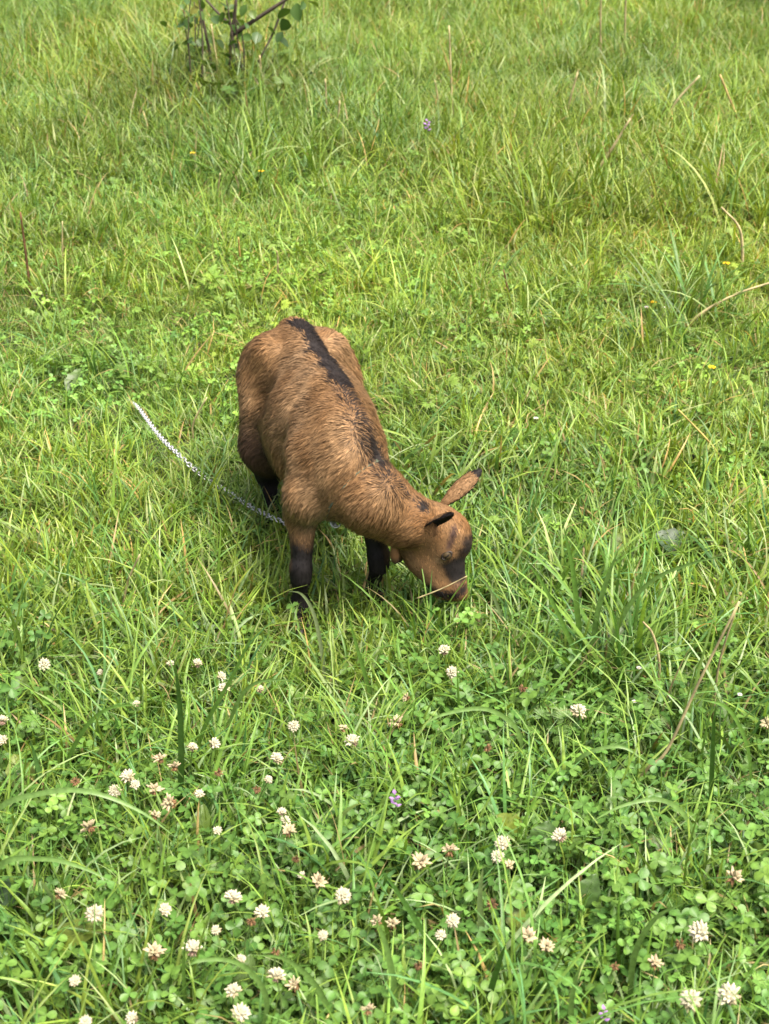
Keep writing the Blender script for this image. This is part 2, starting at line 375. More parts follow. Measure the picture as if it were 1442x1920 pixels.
def on_face(f, d, s):
    q = H(f, d, s * .09)[None]
    for _ in range(40): q = q - HS * s * goat_sdf(q)[0] * .8
    return q[0]
COLLAR_C = N0 + (N1 - N0) * .62; COLLAR_N = unit(N1 - N0)
def make_goat():
    pts_lo = np.array([-.50, 1.95, 0.0]); pts_hi = np.array([.30, 2.82, .50])
    V, Q = surface_nets(goat_sdf, pts_lo, pts_hi, .0048)
    # orient outward
    e = .003; N = np.stack([goat_sdf(V + d) - goat_sdf(V - d) for d in np.eye(3) * e], 1); N /= np.linalg.norm(N, axis=1)[:, None] + 1e-9
    a, b, c, d = (V[Q[:, i]] for i in range(4)); bad = (np.cross(c - a, d - b) * N[Q].mean(1)).sum(1) < 0
    Q[bad] = Q[bad][:, ::-1]
    C, *_ = coat(V, N)
    root = empty('goat', tuple(GO))
    tag(root, 'brown kid goat with black back stripe grazing with lowered head on the meadow', 'goat')
    off = GO; EAR_P, EAR_N, EAR_F, EAR_C = [], [], [], []
    mb = MB(); mb.add(V - off, Q.tolist(), C * .8)
    ears = [ear(H(-.012, -.016, .032), P(846, 966, Y=2.08), .032, -CF * .35 - CU * .85 + CR * .3),
            ear(H(-.030, .016, -.022), P(899, 884, Y=2.225), .032, CR * .45 - CU * .25 + CF * .9)]
    for v, f, c in ears: mb.add(v - off, f, c)
    body = mb.build('body', solid_mat('goat_skin', None, rough=.75, spec=.2), root)
    # hooves
    mh = solid_mat('hoof_horn', (.02, .017, .014), rough=.45, noise=.3)
    for (hf, hl) in ((.008, -.082), (-.020, .062), (-.335, -.070), (-.40, .070)):
        hb = MB()
        for s in (-1, 1):
            rings = [(.034, .015, .009), (.018, .022, .010), (.0, .027, .011)]; vv = []; ns = 8
            for z, a_, b_ in rings:
                for k in range(ns):
                    th = 2 * math.pi * k / ns; vv.append(G(hf + .016 + a_ * math.cos(th) * (1.15 if math.cos(th) > 0 else .8) + (.034 - z) * .25, hl + s * .0095 + b_ * math.sin(th), z + .002) - off)
            ff = [(i * ns + k, i * ns + (k + 1) % ns, (i + 1) * ns + (k + 1) % ns, (i + 1) * ns + k) for i in range(2) for k in range(ns)] + [tuple(range(ns)), tuple(16 + k for k in range(ns))[::-1]]
            hb.add(vv, ff, (.02, .02, .02))
        hb.build('hoof', mh, root)
    # eyes: amber ball with a level slit pupil inside dark lids
    me_ = solid_mat('goat_eye', None, rough=.6, spec=.12)
    for s in (1, -1):
        out = unit(HS * s + HD * .22); c0 = on_face(.036, .0125, s) - out * .0042; eb = MB(); vv = []; cc = []; nu, nv = 12, 14
        ex = unit(HF * .35 - HD); ex = unit(ex - out * (ex @ out)); ey = np.cross(out, ex)
        for i in range(nu + 1):
            for k in range(nv):
                th = math.pi * i / nu; ph = 2 * math.pi * k / nv
                d = out * math.cos(th) + (ex * math.cos(ph) + ey * math.sin(ph)) * math.sin(th)
                vv.append(c0 + d * np.array([.0088] * 3) - off)
                x, y = d @ ex, d @ ey
                cc.append((.004, .004, .004) if (abs(y) < .2 and abs(x) < .52 and d @ out > 0) or th > 1.0 else (.040, .028, .012))
        ff = [(i * nv + k, i * nv + (k + 1) % nv, (i + 1) * nv + (k + 1) % nv, (i + 1) * nv + k) for i in range(nu) for k in range(nv)]
        eb.add(vv, ff, np.array(cc)); eye = eb.build('eye', me_, root)
        lb = MB(); ring = [c0 + out * .0035 + ex * .0095 * math.cos(t) + ey * .0056 * math.sin(t) - off for t in np.linspace(0, 2 * math.pi, 17)]
        tube(lb, ring, .0022, (.022, .015, .01), 6, False); lb.build('eyelid', solid_mat('eyelid', None, rough=.6), eye)
    for v, f_, cols in ears:
        ef = np.array(f_); k = RNG.integers(0, len(ef), 2600); uv = RNG.random((2600, 2)); q0, q1, q2, q3 = (v[ef[k, i]] for i in range(4))
        ps = (q0 * (1 - uv[:, :1]) + q1 * uv[:, :1]) * (1 - uv[:, 1:]) + (q3 * (1 - uv[:, :1]) + q2 * uv[:, :1]) * uv[:, 1:]
        nn = np.cross(q2 - q0, q3 - q1); nn /= np.linalg.norm(nn, axis=1)[:, None] + 1e-12; ctr = v.mean(0)
        tipd = unit(v[7 * 9 + 4] - v[4]); EAR_P.append(ps); EAR_N.append(nn); EAR_F.append(np.tile(tipd, (2600, 1))); EAR_C.append(cols[ef[k, 0]] * 1.0)
    for s in (1, -1):
        qb = MB(); tube(qb, [on_face(f_, -.016 + .12 * (f_ - .11), s) - off for f_ in np.linspace(.102, .124, 5)], .0013, (.006, .005, .005), 5); qb.build('mouth', body.data.materials[0], root)
    # throat wattles
    for k, (px, py, Y) in enumerate(((738, 1022, 2.135), (746, 1020, 2.18))):
        wb = MB(); top = P(px, py - 8, Y=Y)
        tube(wb, [top - off, top + np.array([.001, 0, -.012]) - off, top + np.array([.002, -.001, -.028]) - off, top + np.array([.003, 0, -.040]) - off, top + np.array([.003, 0, -.046]) - off],
             [.005, .0065, .0085, .007, .002], np.array([RUST, RUST, RUST * .8, DKB, BLACK]), 8); wb.build('wattle', body.data.materials[0], root)
    # fur: short hairs combed along the body, longer on the neck and flanks
    tri = np.concatenate([Q[:, [0, 1, 2]], Q[:, [0, 2, 3]]]); A, B_, Cc = V[tri[:, 0]], V[tri[:, 1]], V[tri[:, 2]]
    ar = np.linalg.norm(np.cross(B_ - A, Cc - A), axis=1); n = 120000
    t = RNG.choice(len(tri), n, p=ar / ar.sum()); r1 = np.sqrt(RNG.random(n)); r2 = RNG.random(n)
    wA, wB, wC = 1 - r1, r1 * (1 - r2), r1 * r2
    pt = A[t] * wA[:, None] + B_[t] * wB[:, None] + Cc[t] * wC[:, None]
    nm = N[tri[t, 0]] * wA[:, None] + N[tri[t, 1]] * wB[:, None] + N[tri[t, 2]] * wC[:, None]; nm /= np.linalg.norm(nm, axis=1)[:, None]
    c, head, neck, leg, (f, l, u, hf, hd, hs) = coat(pt, nm)
    eyed = np.minimum(np.linalg.norm(pt - on_face(.036, .0125, 1), axis=1), np.linalg.norm(pt - on_face(.036, .0125, -1), axis=1))
    jj = ((pt[:, None, ::1] - STRIPE[None, ::4]) ** 2).sum(-1).argmin(1); dl = np.tanh(((pt - STRIPE[::4][jj]) @ GL) / .02)
    flow = -GF * .5 - GU * .85 + GL * (dl * .4)[:, None]
    flow = flow * (1 - neck)[:, None] + (unit(N0 - N2) * .8 - GU * .55) * neck[:, None]
    flow = flow * (1 - head)[:, None] + (-HF) * head[:, None]
    flow = flow * (1 - leg)[:, None] + np.array([0, 0, -1.]) * leg[:, None]
    body_w = (1 - head) * (1 - leg)
    # tufty swirls
    j1 = wave(pt[:, 0] + .6 * pt[:, 2], pt[:, 1] - .4 * pt[:, 2], 85, 21); j2 = wave(pt[:, 2] + .3 * pt[:, 0], pt[:, 1], 75, 22)
    flow += (np.cross(nm, flow) * (j1 * .38)[:, None]) * (.25 + .75 * body_w)[:, None]
    flow += RNG.normal(0, .13, (n, 3))
    flow -= nm * (flow * nm).sum(1)[:, None]; flow /= np.linalg.norm(flow, axis=1)[:, None]
    lift = np.radians(17 + 5 * body_w + 9 * np.clip(j2, -1, 1) * body_w + RNG.normal(0, 5, n))
    ln = .0075 + .0095 * body_w * (1 - .2 * neck) + .001 * leg
    ln *= RNG.uniform(.65, 1.2, n) * (1 + .18 * j2)
    ln *= 1 + .35 * body_w * seg(.28, .20, u); guard = RNG.random(n) < .07; ln = np.where(guard, ln * (1 + .35 * body_w), ln); lift = np.where(guard, lift * 1.12, lift)
    ln = np.where(eyed < .0115, .0008, ln); ln = np.where(u < .035, .004, ln)
    ln *= 1 - .40 * np.exp(-(((pt - COLLAR_C) @ COLLAR_N) / .008) ** 2) * (np.linalg.norm(pt - COLLAR_C, axis=1) < .09)
    wd = (.0011 + .0003 * body_w) * RNG.uniform(.8, 1.25, n)
    m = sum(map(len, EAR_P)); n += m; z0 = np.zeros(m)
    pt = np.vstack([pt, *EAR_P]); nm = np.vstack([nm, *EAR_N]); fe = np.vstack(EAR_F) + RNG.normal(0, .2, (m, 3)); fe /= np.linalg.norm(fe, axis=1)[:, None]; flow = np.vstack([flow, fe]); c = np.vstack([c, *EAR_C])
    body_w = np.r_[body_w, z0]; lift = np.r_[lift, z0 + .12]; ln = np.r_[ln, RNG.uniform(.003, .007, m)]; wd = np.r_[wd, z0 + .0009]; j1 = np.r_[j1, z0]; j2 = np.r_[j2, z0]
    sd_ = np.cross(nm, flow)
    # hairs draw together in small locks
    key = np.floor((pt + .006 * np.column_stack([wave(pt[:, 1], pt[:, 2], 130, 71), wave(pt[:, 0], pt[:, 2], 130, 72), wave(pt[:, 0], pt[:, 1], 130, 73)])) / .0075).astype(int)
    _, inv = np.unique(key, axis=0, return_inverse=True); inv = inv.ravel(); cn = np.bincount(inv)
    tip = pt + flow * ln[:, None] * .95; mean = np.column_stack([np.bincount(inv, tip[:, q]) / cn for q in range(3)])[inv]; pull = (mean - tip) * (.5 * body_w + .12)[:, None]
    lockb = RNG.normal(1, .13, len(cn))[inv]
    steps = [0, .35, .7, 1.0]; wdt = [.9, 1, .7, .12]; rows = []
    for k, s in enumerate(steps):
        ang = lift * (1 - .55 * s)
        q = pt + (flow * np.cos(ang)[:, None] + nm * np.sin(ang)[:, None]) * (ln * s)[:, None] - nm * .0008 - np.array([0, 0, 1.]) * (ln * s * s * .12 * body_w)[:, None] + pull * s ** 1.5
        rows += [q - sd_ * (wd * wdt[k] / 2)[:, None], q + sd_ * (wd * wdt[k] / 2)[:, None]]
    VV = np.stack(rows, 1).reshape(-1, 3) - off; base = np.arange(n)[:, None] * 8
    FF = np.concatenate([base + np.array([[2 * k + 1, 2 * k, 2 * k + 2, 2 * k + 3]]) for k in range(3)], 0)
    bright = (1 + RNG.normal(0, 1, n) * (.19 + .10 * np.r_[head, z0])).clip(.45, 1.6) * (1 + .10 * j1) * lockb
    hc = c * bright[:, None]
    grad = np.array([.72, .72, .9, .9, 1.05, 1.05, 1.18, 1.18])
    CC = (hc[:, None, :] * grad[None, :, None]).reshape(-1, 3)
    hn = (nm + flow * .12 + RNG.normal(0, .10, (n, 3))); hn /= np.linalg.norm(hn, axis=1)[:, None]
    me = bpy.data.meshes.new('fur'); me.vertices.add(len(VV)); me.vertices.foreach_set('co', VV.ravel().astype(np.float32))
    me.loops.add(FF.size); me.loops.foreach_set('vertex_index', FF.ravel().astype(np.int32))
    me.polygons.add(len(FF)); me.polygons.foreach_set('loop_start', np.arange(0, FF.size, 4, dtype=np.int32))
    me.polygons.foreach_set('use_smooth', np.ones(len(FF), bool)); me.update(calc_edges=True)
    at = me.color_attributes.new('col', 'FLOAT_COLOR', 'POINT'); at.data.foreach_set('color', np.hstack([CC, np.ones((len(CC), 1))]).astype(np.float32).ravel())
    me.normals_split_custom_set_from_vertices(np.repeat(hn, 8, axis=0).astype(np.float32))
    me.materials.append(plant_mat('goat_fur', rough=.65, spec=.14, trans=.15, thin=(1, .9, .8)))
    fo = link('fur', me, root); tag(fo, kind='stuff')
    return root
make_goat()
# ------------------------------------------------------------------ meadow plants scattered as ground cover
GREEN = np.array([.085, .17, .024]); YGREEN = np.array([.15, .225, .036]); BGREEN = np.array([.06, .145, .045]); STRAWC = np.array([.30, .235, .10])
def curve_blade(root, az, L, lean, curl, n=5):
    """centre line of a grass blade that leaves the ground at `lean` from vertical and bends over by `curl`"""
    d = np.array([math.cos(az), math.sin(az), 0]); p = np.array(root, float); out = [p.copy()]
    for i in range(n):
        a = lean + curl * ((i + .5) / n) ** 1.3; p = p + (d * math.sin(a) + np.array([0, 0, 1]) * math.cos(a)) * L / n; out.append(p.copy())
    return np.array(out)
def grass_tuft(r, nb, L, wid, spread, lean, curl, n=5, dry=.0):
    mb = MB()
    for _ in range(nb):
        a = r.uniform(0, 6.283); rr = spread * math.sqrt(r.random()); az = r.uniform(0, 6.283)
        l = L * r.uniform(.55, 1.15); pts = curve_blade((rr * math.cos(a), rr * math.sin(a), -.004), az, l, abs(r.normal(0, lean)), r.uniform(.2, 1) * curl, n)
        w0 = wid * r.uniform(.6, 1.3); wd = [w0 * .7] + [w0 * (1 - (k / n) ** 2.2) + .0003 for k in range(1, n + 1)]
        m = r.random(); c = GREEN * (1 - m) + (YGREEN if r.random() < .7 else BGREEN) * m; c = c * r.uniform(.8, 1.2)
        if r.random() < .12: c = np.array([.19, .26, .11]) * r.uniform(.8, 1.1)
        if r.random() < dry: c = STRAWC * r.uniform(.5, 1)
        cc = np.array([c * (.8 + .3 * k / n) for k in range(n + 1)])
        tw = r.uniform(-.5, .5); side = np.array([-math.sin(az + tw), math.cos(az + tw), r.uniform(-.3, .3)])
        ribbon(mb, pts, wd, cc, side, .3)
    return mb
def leaflet(mb, base, direc, nrm, L, W, col, shape='clover', fold=.25, nseg=4):
    T = unit(direc); S = unit(np.cross(nrm, T)); Nn = np.cross(T, S)
    prof = {'clover': [(0, .10), (.3, .72), (.62, 1.0), (.88, .78), (1.0, .25)], 'oval': [(0, .08), (.25, .75), (.5, 1), (.78, .7), (1, .04)],
            'lance': [(0, .1), (.2, .5), (.45, .8), (.7, .7), (.88, .4), (1, .02)], 'broad': [(0, .12), (.12, .5), (.3, .95), (.5, 1), (.7, .85), (.87, .5), (1, .04)]}[shape]
    V = []; C = []
    for t, wd in prof:
        c = base + T * L * t - Nn * L * .18 * t * t; h = W * wd / 2
        V += [c - S * h + Nn * h * fold, c - S * h * .5 + Nn * h * fold * .42, c, c + S * h * .5 + Nn * h * fold * .42, c + S * h + Nn * h * fold]
        k = 1 + (.22 if shape == 'clover' and .4 < t < .75 else 0); C += [col, col * k, col * 1.1, col * k, col]
    if shape == 'clover': V[-3] = V[-3] - T * L * .05
    F = [(5 * i + k, 5 * i + k + 1, 5 * i + k + 6, 5 * i + k + 5) for i in range(len(prof) - 1) for k in range(4)]
    mb.add(V, F, np.array(C))
def clover_cluster(r, nl, spread, h0, h1, size):
    mb = MB()
    for _ in range(nl):
        a = r.uniform(0, 6.283); rr = spread * math.sqrt(r.random()); h = r.uniform(h0, h1); az = r.uniform(0, 6.283)
        root = np.array([rr * .6 * math.cos(a), rr * .6 * math.sin(a), 0]); top = np.array([rr * math.cos(a), rr * math.sin(a), h]) 
        g = r.random(); col = (np.array([.062, .150, .034]) * (1 - g) + np.array([.105, .205, .042]) * g) * r.uniform(.82, 1.2)
        tube(mb, [root, (root + top) / 2 + np.array([r.normal(0, .004), r.normal(0, .004), .006]), top], [.0011, .0009, .0008], col * 1.15, 3, False)
        nrm = unit([r.normal(0, .38), r.normal(0, .38) - .10, 1]); L = size * r.uniform(.75, 1.2); x = unit(np.cross(nrm, [math.cos(az), math.sin(az), .1])); y = np.cross(nrm, x)
        for k in range(3):
            th = az + k * 2.094 + r.normal(0, .1); d = x * math.cos(th) + y * math.sin(th); n2 = unit(nrm + d * r.uniform(-.35, .1) + r.normal(0, .08, 3))
            leaflet(mb, top, unit(d - n2 * (d @ n2)), n2, L, L * r.uniform(.8, .95), col * r.uniform(.93, 1.07), 'clover', r.uniform(.05, .4))
    return mb
def palmate_plant(r, nl, h0, h1, size):
    """buttercup-like leaves, deeply cut in lobes"""
    mb = MB()
    for _ in range(nl):
        az = r.uniform(0, 6.283); h = r.uniform(h0, h1); rr = r.uniform(.01, .06); top = np.array([rr * math.cos(az), rr * math.sin(az), h])
        g = r.random(); col = (np.array([.075, .165, .030]) * (1 - g) + np.array([.13, .225, .040]) * g) * r.uniform(.85, 1.15)
        tube(mb, [(0, 0, 0), top * .55 + np.array([0, 0, .01]), top], [.0014, .0011, .0009], col, 3, False)
        nrm = unit([r.normal(0, .35), r.normal(0, .35) - .1, 1]); x = unit(np.cross(nrm, [math.cos(az), math.sin(az), .2])); y = np.cross(nrm, x); L = size * r.uniform(.7, 1.2)
        for k, sc_ in ((-2, .65), (-1, .9), (0, 1), (1, .9), (2, .65)):
            th = az + k * .72 + r.normal(0, .08); d = x * math.cos(th) + y * math.sin(th)
            for kk, s2 in ((-1, .8), (0, 1.), (1, .8)):
                d2 = unit(d * 1 + np.cross(nrm, d) * .30 * kk); leaflet(mb, top + d * L * .12, d2, nrm, L * sc_ * s2, L * .22 * s2, col * r.uniform(.95, 1.06), 'lance', .25)
    return mb
def feather_plant(r, nl, L0):
    """finely cut yarrow-like or vetch-like feathers"""
    mb = MB()
    for _ in range(nl):
        az = r.uniform(0, 6.283); L = L0 * r.uniform(.6, 1.15); pts = curve_blade((0, 0, 0), az, L, r.uniform(.15, .7), r.uniform(.3, 1.1), 9)
        g = r.random(); col = (np.array([.06, .15, .035]) * (1 - g) + np.array([.11, .20, .04]) * g) * r.uniform(.85, 1.15)
        tube(mb, pts, np.linspace(.0012, .0005, 10), col, 3, False); S = np.array([-math.sin(az), math.cos(az), 0])
        for i in range(2, 10):
            T = unit(pts[i] - pts[i - 1]); N_ = np.cross(T, S); l = L * .17 * math.sin(math.pi * (i - .6) / 10) + .004
            for s in (-1, 1): leaflet(mb, pts[i] - T * .002, unit(S * s + T * .55), N_ if N_[2] > 0 else -N_, l, l * .38, col, 'oval', .15)
    return mb
def broad_plant(r, nl, L0, wr, up):
    mb = MB()
    for _ in range(nl):
        az = r.uniform(0, 6.283); L = L0 * r.uniform(.65, 1.15); d = unit([math.cos(az), math.sin(az), r.uniform(.25, 1) * up]); nrm = unit(np.array([0, 0, 1]) - d * d[2] + r.normal(0, .12, 3))
        g = r.random(); col = (np.array([.08, .17, .035]) * (1 - g) + np.array([.14, .225, .045]) * g) * r.uniform(.85, 1.15)
        leaflet(mb, np.array([math.cos(az), math.sin(az), .5]) * .006, d, nrm, L, L * wr, col, 'broad', .3)
    return mb
def litter(r, n):
    mb = MB()
    for _ in range(n):
        p = np.array([r.uniform(-.06, .06), r.uniform(-.06, .06), r.uniform(.015, .05)]); az = r.uniform(0, 6.283); L = r.uniform(.03, .13)
        pts = [p + np.array([math.cos(az + .5 * t * r.normal()), math.sin(az), r.normal(0, .12)]) * L * t for t in (0, .35, .7, 1)]
        ribbon(mb, pts, [.0012, .0022, .002, .0008], STRAWC * r.uniform(.5, 1.05), fold=.2)
    return mb

def source_collection(name, builders, mat):
    c = bpy.data.collections.new(name)
    for i, mb in enumerate(builders):
        o = bpy.data.objects.new('%s_%02d' % (name, i), mb.mesh('%s_%02d' % (name, i), mat)); c.objects.link(o)
    return c
def scatter(name, coll, nkinds, xy, z, rot, scale, tint, label=None):
    """one ground-cover object: points that carry instances of the plants in coll"""
    n = len(xy); me = bpy.data.meshes.new(name); me.vertices.add(n)
    co = np.column_stack([xy, z]).astype(np.float32); me.vertices.foreach_set('co', co.ravel())
    for nm, ty, arr in (('rot', 'FLOAT_VECTOR', rot), ('tint', 'FLOAT_COLOR', np.hstack([tint, np.ones((n, 1))]))):
        a = me.attributes.new(nm, ty, 'POINT'); a.data.foreach_set('vector' if ty == 'FLOAT_VECTOR' else 'color', arr.astype(np.float32).ravel())
    a = me.attributes.new('size', 'FLOAT', 'POINT'); a.data.foreach_set('value', scale.astype(np.float32))
    a = me.attributes.new('kind', 'INT', 'POINT'); a.data.foreach_set('value', RNG.integers(0, nkinds, n).astype(np.int32))
    ng = bpy.data.node_groups.new(name, 'GeometryNodeTree')
    ng.interface.new_socket('Geometry', in_out='INPUT', socket_type='NodeSocketGeometry'); ng.interface.new_socket('Geometry', in_out='OUTPUT', socket_type='NodeSocketGeometry')
    N, L = ng.nodes, ng.links; gi = N.new('NodeGroupInput'); go = N.new('NodeGroupOutput')
    ci = N.new('GeometryNodeCollectionInfo'); ci.inputs['Collection'].default_value = coll; ci.inputs['Separate Children'].default_value = True; ci.inputs['Reset Children'].default_value = True
    ip = N.new('GeometryNodeInstanceOnPoints'); ip.inputs['Pick Instance'].default_value = True
    def attr(nm, ty):
        q = N.new('GeometryNodeInputNamedAttribute'); q.data_type = ty; q.inputs['Name'].default_value = nm; return q.outputs['Attribute']
    e2r = N.new('FunctionNodeEulerToRotation')
    L.new(gi.outputs[0], ip.inputs['Points']); L.new(ci.outputs[0], ip.inputs['Instance']); L.new(attr('kind', 'INT'), ip.inputs['Instance Index'])
    L.new(attr('rot', 'FLOAT_VECTOR'), e2r.inputs[0]); L.new(e2r.outputs[0], ip.inputs['Rotation']); L.new(attr('size', 'FLOAT'), ip.inputs['Scale'])
    L.new(ip.outputs[0], go.inputs[0])
    o = link(name, me); mod = o.modifiers.new('scatter', 'NODES'); mod.node_group = ng
    tag(o, label, kind='stuff'); return o

# the visible wedge of meadow with a wide margin each side
def wedge(density, y0, y1, margin=1.5, seed=0, keep=None):
    r = np.random.default_rng(seed); wmax = y1 * .275 + margin; n = int(density * 2 * wmax * (y1 - y0))
    x = r.uniform(-wmax, wmax, n); y = r.uniform(y0, y1, n); k = np.abs(x) < y * .275 + margin
    if keep is not None: k &= r.random(n) < keep(x, y)
    return np.column_stack([x[k], y[k]])
def even_wedge(step, y0, y1, margin=1.5, seed=0, keep=None):
    r = np.random.default_rng(seed); wmax = y1 * .275 + margin; x, y = np.meshgrid(np.arange(-wmax, wmax, step), np.arange(y0, y1, step)); x, y = x.ravel(), y.ravel()
    x = x + r.uniform(-.5, .5, len(x)) * step; y = y + r.uniform(-.5, .5, len(y)) * step; k = np.abs(x) < y * .275 + margin
    if keep is not None: k &= r.random(len(x)) < keep(x, y)
    return np.column_stack([x[k], y[k]])
def sm(a, b, x): t = np.clip((x - a) / (b - a), 0, 1); return t * t * (3 - 2 * t)
def tall_zone(x, y):
    """0 on the grazed middle, 1 in the longer growth at the back"""
    return sm(3.4, 5.6, y + .45 * wave(x, y, 1.1, 31) + .35 * np.clip(x, -1, 2))
def tints(xy, seed, amp=.2):
    x, y = xy.T; r = np.random.default_rng(seed); n = len(x)
    a = wave(x, y, 2.6, 41) + .6 * wave(x, y, 7, 42); b = 1 + amp * .55 * a + r.normal(0, amp * .6, n)
    warm = np.clip(.5 * wave(x, y, 1.7, 43) + .35 * wave(x, y, 6, 44) + .55 * sm(1.6, 2.3, y) - .1 + r.normal(0, .22, n), -.6, 1.2)
    t = np.column_stack([b * (1 + .30 * warm), b * (1 + .12 * warm), b * (1 - .15 * warm)])
    back = tall_zone(x, y)[:, None]; return t * (1 - back * np.array([[.15, .12, .0]])) * np.array([[1.20, 1.14, 1.0]])
def place(name, coll, nk, xy, seed, s0, s1, tilt=.15, amp=.2, size_mul=None, tint_mul=1.0, lay=None):
    r = np.random.default_rng(seed); n = len(xy); rot = np.column_stack([r.normal(0, tilt, n), r.normal(0, tilt, n), r.uniform(0, 6.283, n)])
    sc_ = r.uniform(s0, s1, n) * (1 if size_mul is None else size_mul(*xy.T))
    return scatter(name, coll, nk, xy, ground_z(*xy.T), rot, sc_, tints(xy, seed + 1, amp) * tint_mul)

r_ = np.random.default_rng(5)
def patch(r, n, rad, make):
    """a hand-wide patch of one plant, n clumps spread in a disc"""
    out = MB()
    for _ in range(n):
        a = r.uniform(0, 6.283); rr = rad * math.sqrt(r.random()); m = make(r); v = np.concatenate(m.v) + np.array([rr * math.cos(a), rr * math.sin(a), 0])
        out.add(v, m.f, np.concatenate(m.c))
    return out
short_c = source_collection('short_grass', [patch(r_, 9, .14, lambda r: grass_tuft(r, 26, .085, .0040, .05, 1.0, 1.3, 4, .04)) for _ in range(10)], M_GRASS)
long_c = source_collection('long_grass', [grass_tuft(r_, 13, .21, .0048, .035, .4, 1.7, 7, .03) for _ in range(8)], M_GRASS)
wisp_c = source_collection('wispy_grass', [patch(r_, 5, .14, lambda r: grass_tuft(r, 14, .17, .0034, .06, .75, 1.5, 5, .06)) for _ in range(8)], M_GRASS)
clov_c = source_collection('clover', [patch(r_, 7, .13, lambda r: clover_cluster(r, 9, .055, .02, .090, .0125)) for _ in range(8)], M_CLOVER)
clos_c = source_collection('small_clover', [patch(r_, 6, .13, lambda r: clover_cluster(r, 8, .055, .012, .055, .0098)) for _ in range(8)], M_CLOVER)
palm_c = source_collection('palmate', [palmate_plant(r_, 7, .03, .09, .024) for _ in range(6)], M_CLOVER)
feat_c = source_collection('feather', [feather_plant(r_, 6, .10) for _ in range(6)], M_CLOVER)
broa_c = source_collection('broad', [broad_plant(r_, 5, .055, .42, .9) for _ in range(6)], M_CLOVER)
litt_c = source_collection('straw_litter', [litter(r_, 7) for _ in range(6)], M_STRAW)

near = lambda x, y: 1 - sm(1.70, 2.05, y + .15 * wave(x, y, 3, 51))
place('grass', short_c, 10, even_wedge(.088, .9, 9.6, seed=1, keep=lambda x, y: (1 - .4 * near(x, y)) * (1 - .2 * tall_zone(x, y))), 101, .65, 1.25, .16, size_mul=lambda x, y: 1 + .25 * wave(x, y, 4, 56) + .15 * near(x, y) + .25 * tall_zone(x, y))
place('long_grass', long_c, 8, wedge(120, .9, 9.6, seed=2, keep=lambda x, y: np.clip(.30 + .35 * wave(x, y, 4, 57) + .6 * near(x, y) - .3 * np.exp(-((x + .05) ** 2 + (y - 2.3) ** 2) / .12) + .4 * tall_zone(x, y), .03, 1)), 111, .6, 1.15, .2)
place('arching_grass', long_c, 8, wedge(80, 1.1, 2.25, seed=12, keep=lambda x, y: np.clip(.55 + .5 * wave(x, y, 5, 65), 0, 1) * (1 - np.exp(-(((x + .02) / .22) ** 2 + ((y - 2.08) / .14) ** 2)))), 115, .75, 1.35, .25, tint_mul=np.array([1.1, 1.05, 1.15]))
place('tall_grass', wisp_c, 8, wedge(60, 3.0, 9.8, seed=3, keep=lambda x, y: tall_zone(x, y) * (.8 + .4 * wave(x, y, 2.4, 58))), 121, .6, 1.2, .2, size_mul=lambda x, y: .75 + .4 * tall_zone(x, y), tint_mul=np.array([1.0, .98, .95]))
place('clover_leaves', clov_c, 8, wedge(118, .9, 2.6, seed=4, keep=lambda x, y: near(x, y) * (.8 + .25 * wave(x, y, 6, 59))), 131, .7, 1.15, .08, tint_mul=np.array([.85, .82, .68]))
place('small_clover_leaves', clos_c, 8, wedge(70, 1.5, 8.5, seed=5, keep=lambda x, y: (1 - near(x, y)) * np.clip(.6 + .55 * wave(x, y, 3.2, 60), .05, 1) * (1 - .45 * tall_zone(x, y))), 141, .75, 1.3, .1, tint_mul=np.array([.95, .95, .85]))
place('lobed_weed_leaves', palm_c, 6, wedge(70, .9, 7.5, seed=6, keep=lambda x, y: np.clip(.45 + .6 * wave(x, y, 3.7, 61), 0, 1) * (1 - .6 * tall_zone(x, y))), 151, .5, 1.0, .2, tint_mul=.82)
place('feathery_weed_leaves', feat_c, 6, wedge(30, .9, 6.5, seed=7, keep=lambda x, y: np.clip(.4 + .6 * wave(x, y, 4.3, 62), 0, 1) * (1 - .6 * tall_zone(x, y))), 161, .45, .8, .25, tint_mul=np.array([.85, .85, .8]))
place('broad_weed_leaves', broa_c, 6, wedge(70, .9, 7.5, seed=8, keep=lambda x, y: np.clip(.45 + .6 * wave(x, y, 3.1, 63), 0, 1) * (1 - .5 * tall_zone(x, y))), 171, .55, 1.2, .15)
place('dry_straw_litter', litt_c, 6, wedge(120, 1.3, 9.6, seed=9, keep=lambda x, y: np.clip(.12 + .45 * wave(x, y, 2.2, 64) + .3 * sm(2.6, 4, y), 0, 1)), 181, .6, 1.2, .1)

# rank growth: tussocks at the back and the weeds round the sapling
def clump(px, py, rad, n, seed):
    r = np.random.default_rng(seed); c = P(px, py, Z=0); a = r.uniform(0, 6.283, n); q = rad * np.sqrt(r.random(n)); return np.column_stack([c[0] + q * np.cos(a), c[1] + q * np.sin(a) * 1.3])
tus = np.vstack([clump(*t) for t in ((470, 360, .22, 26, 1), (520, 330, .2, 20, 2), (1400, 380, .28, 40, 3), (1330, 260, .4, 40, 4), (960, 420, .22, 18, 5), (400, 190, .38, 70, 6), (340, 150, .4, 50, 7), (1100, 420, .25, 22, 8), (200, 130, .5, 40, 9), (690, 300, .25, 20, 10), (1110, 1290, .06, 6, 11), (1290, 640, .15, 8, 12))])
place('tussock_grass', long_c, 8, tus, 191, .8, 1.7, .18, tint_mul=np.array([.86, .9, .9]))
sapw = np.vstack([clump(*t) for t in ((400, 190, .45, 60, 21), (350, 120, .5, 45, 22), (470, 150, .4, 25, 23))])
place('bushy_weed_leaves', palm_c, 6, sapw[::2], 201, 1.2, 2.3, .3, tint_mul=np.array([.62, .6, .6]))
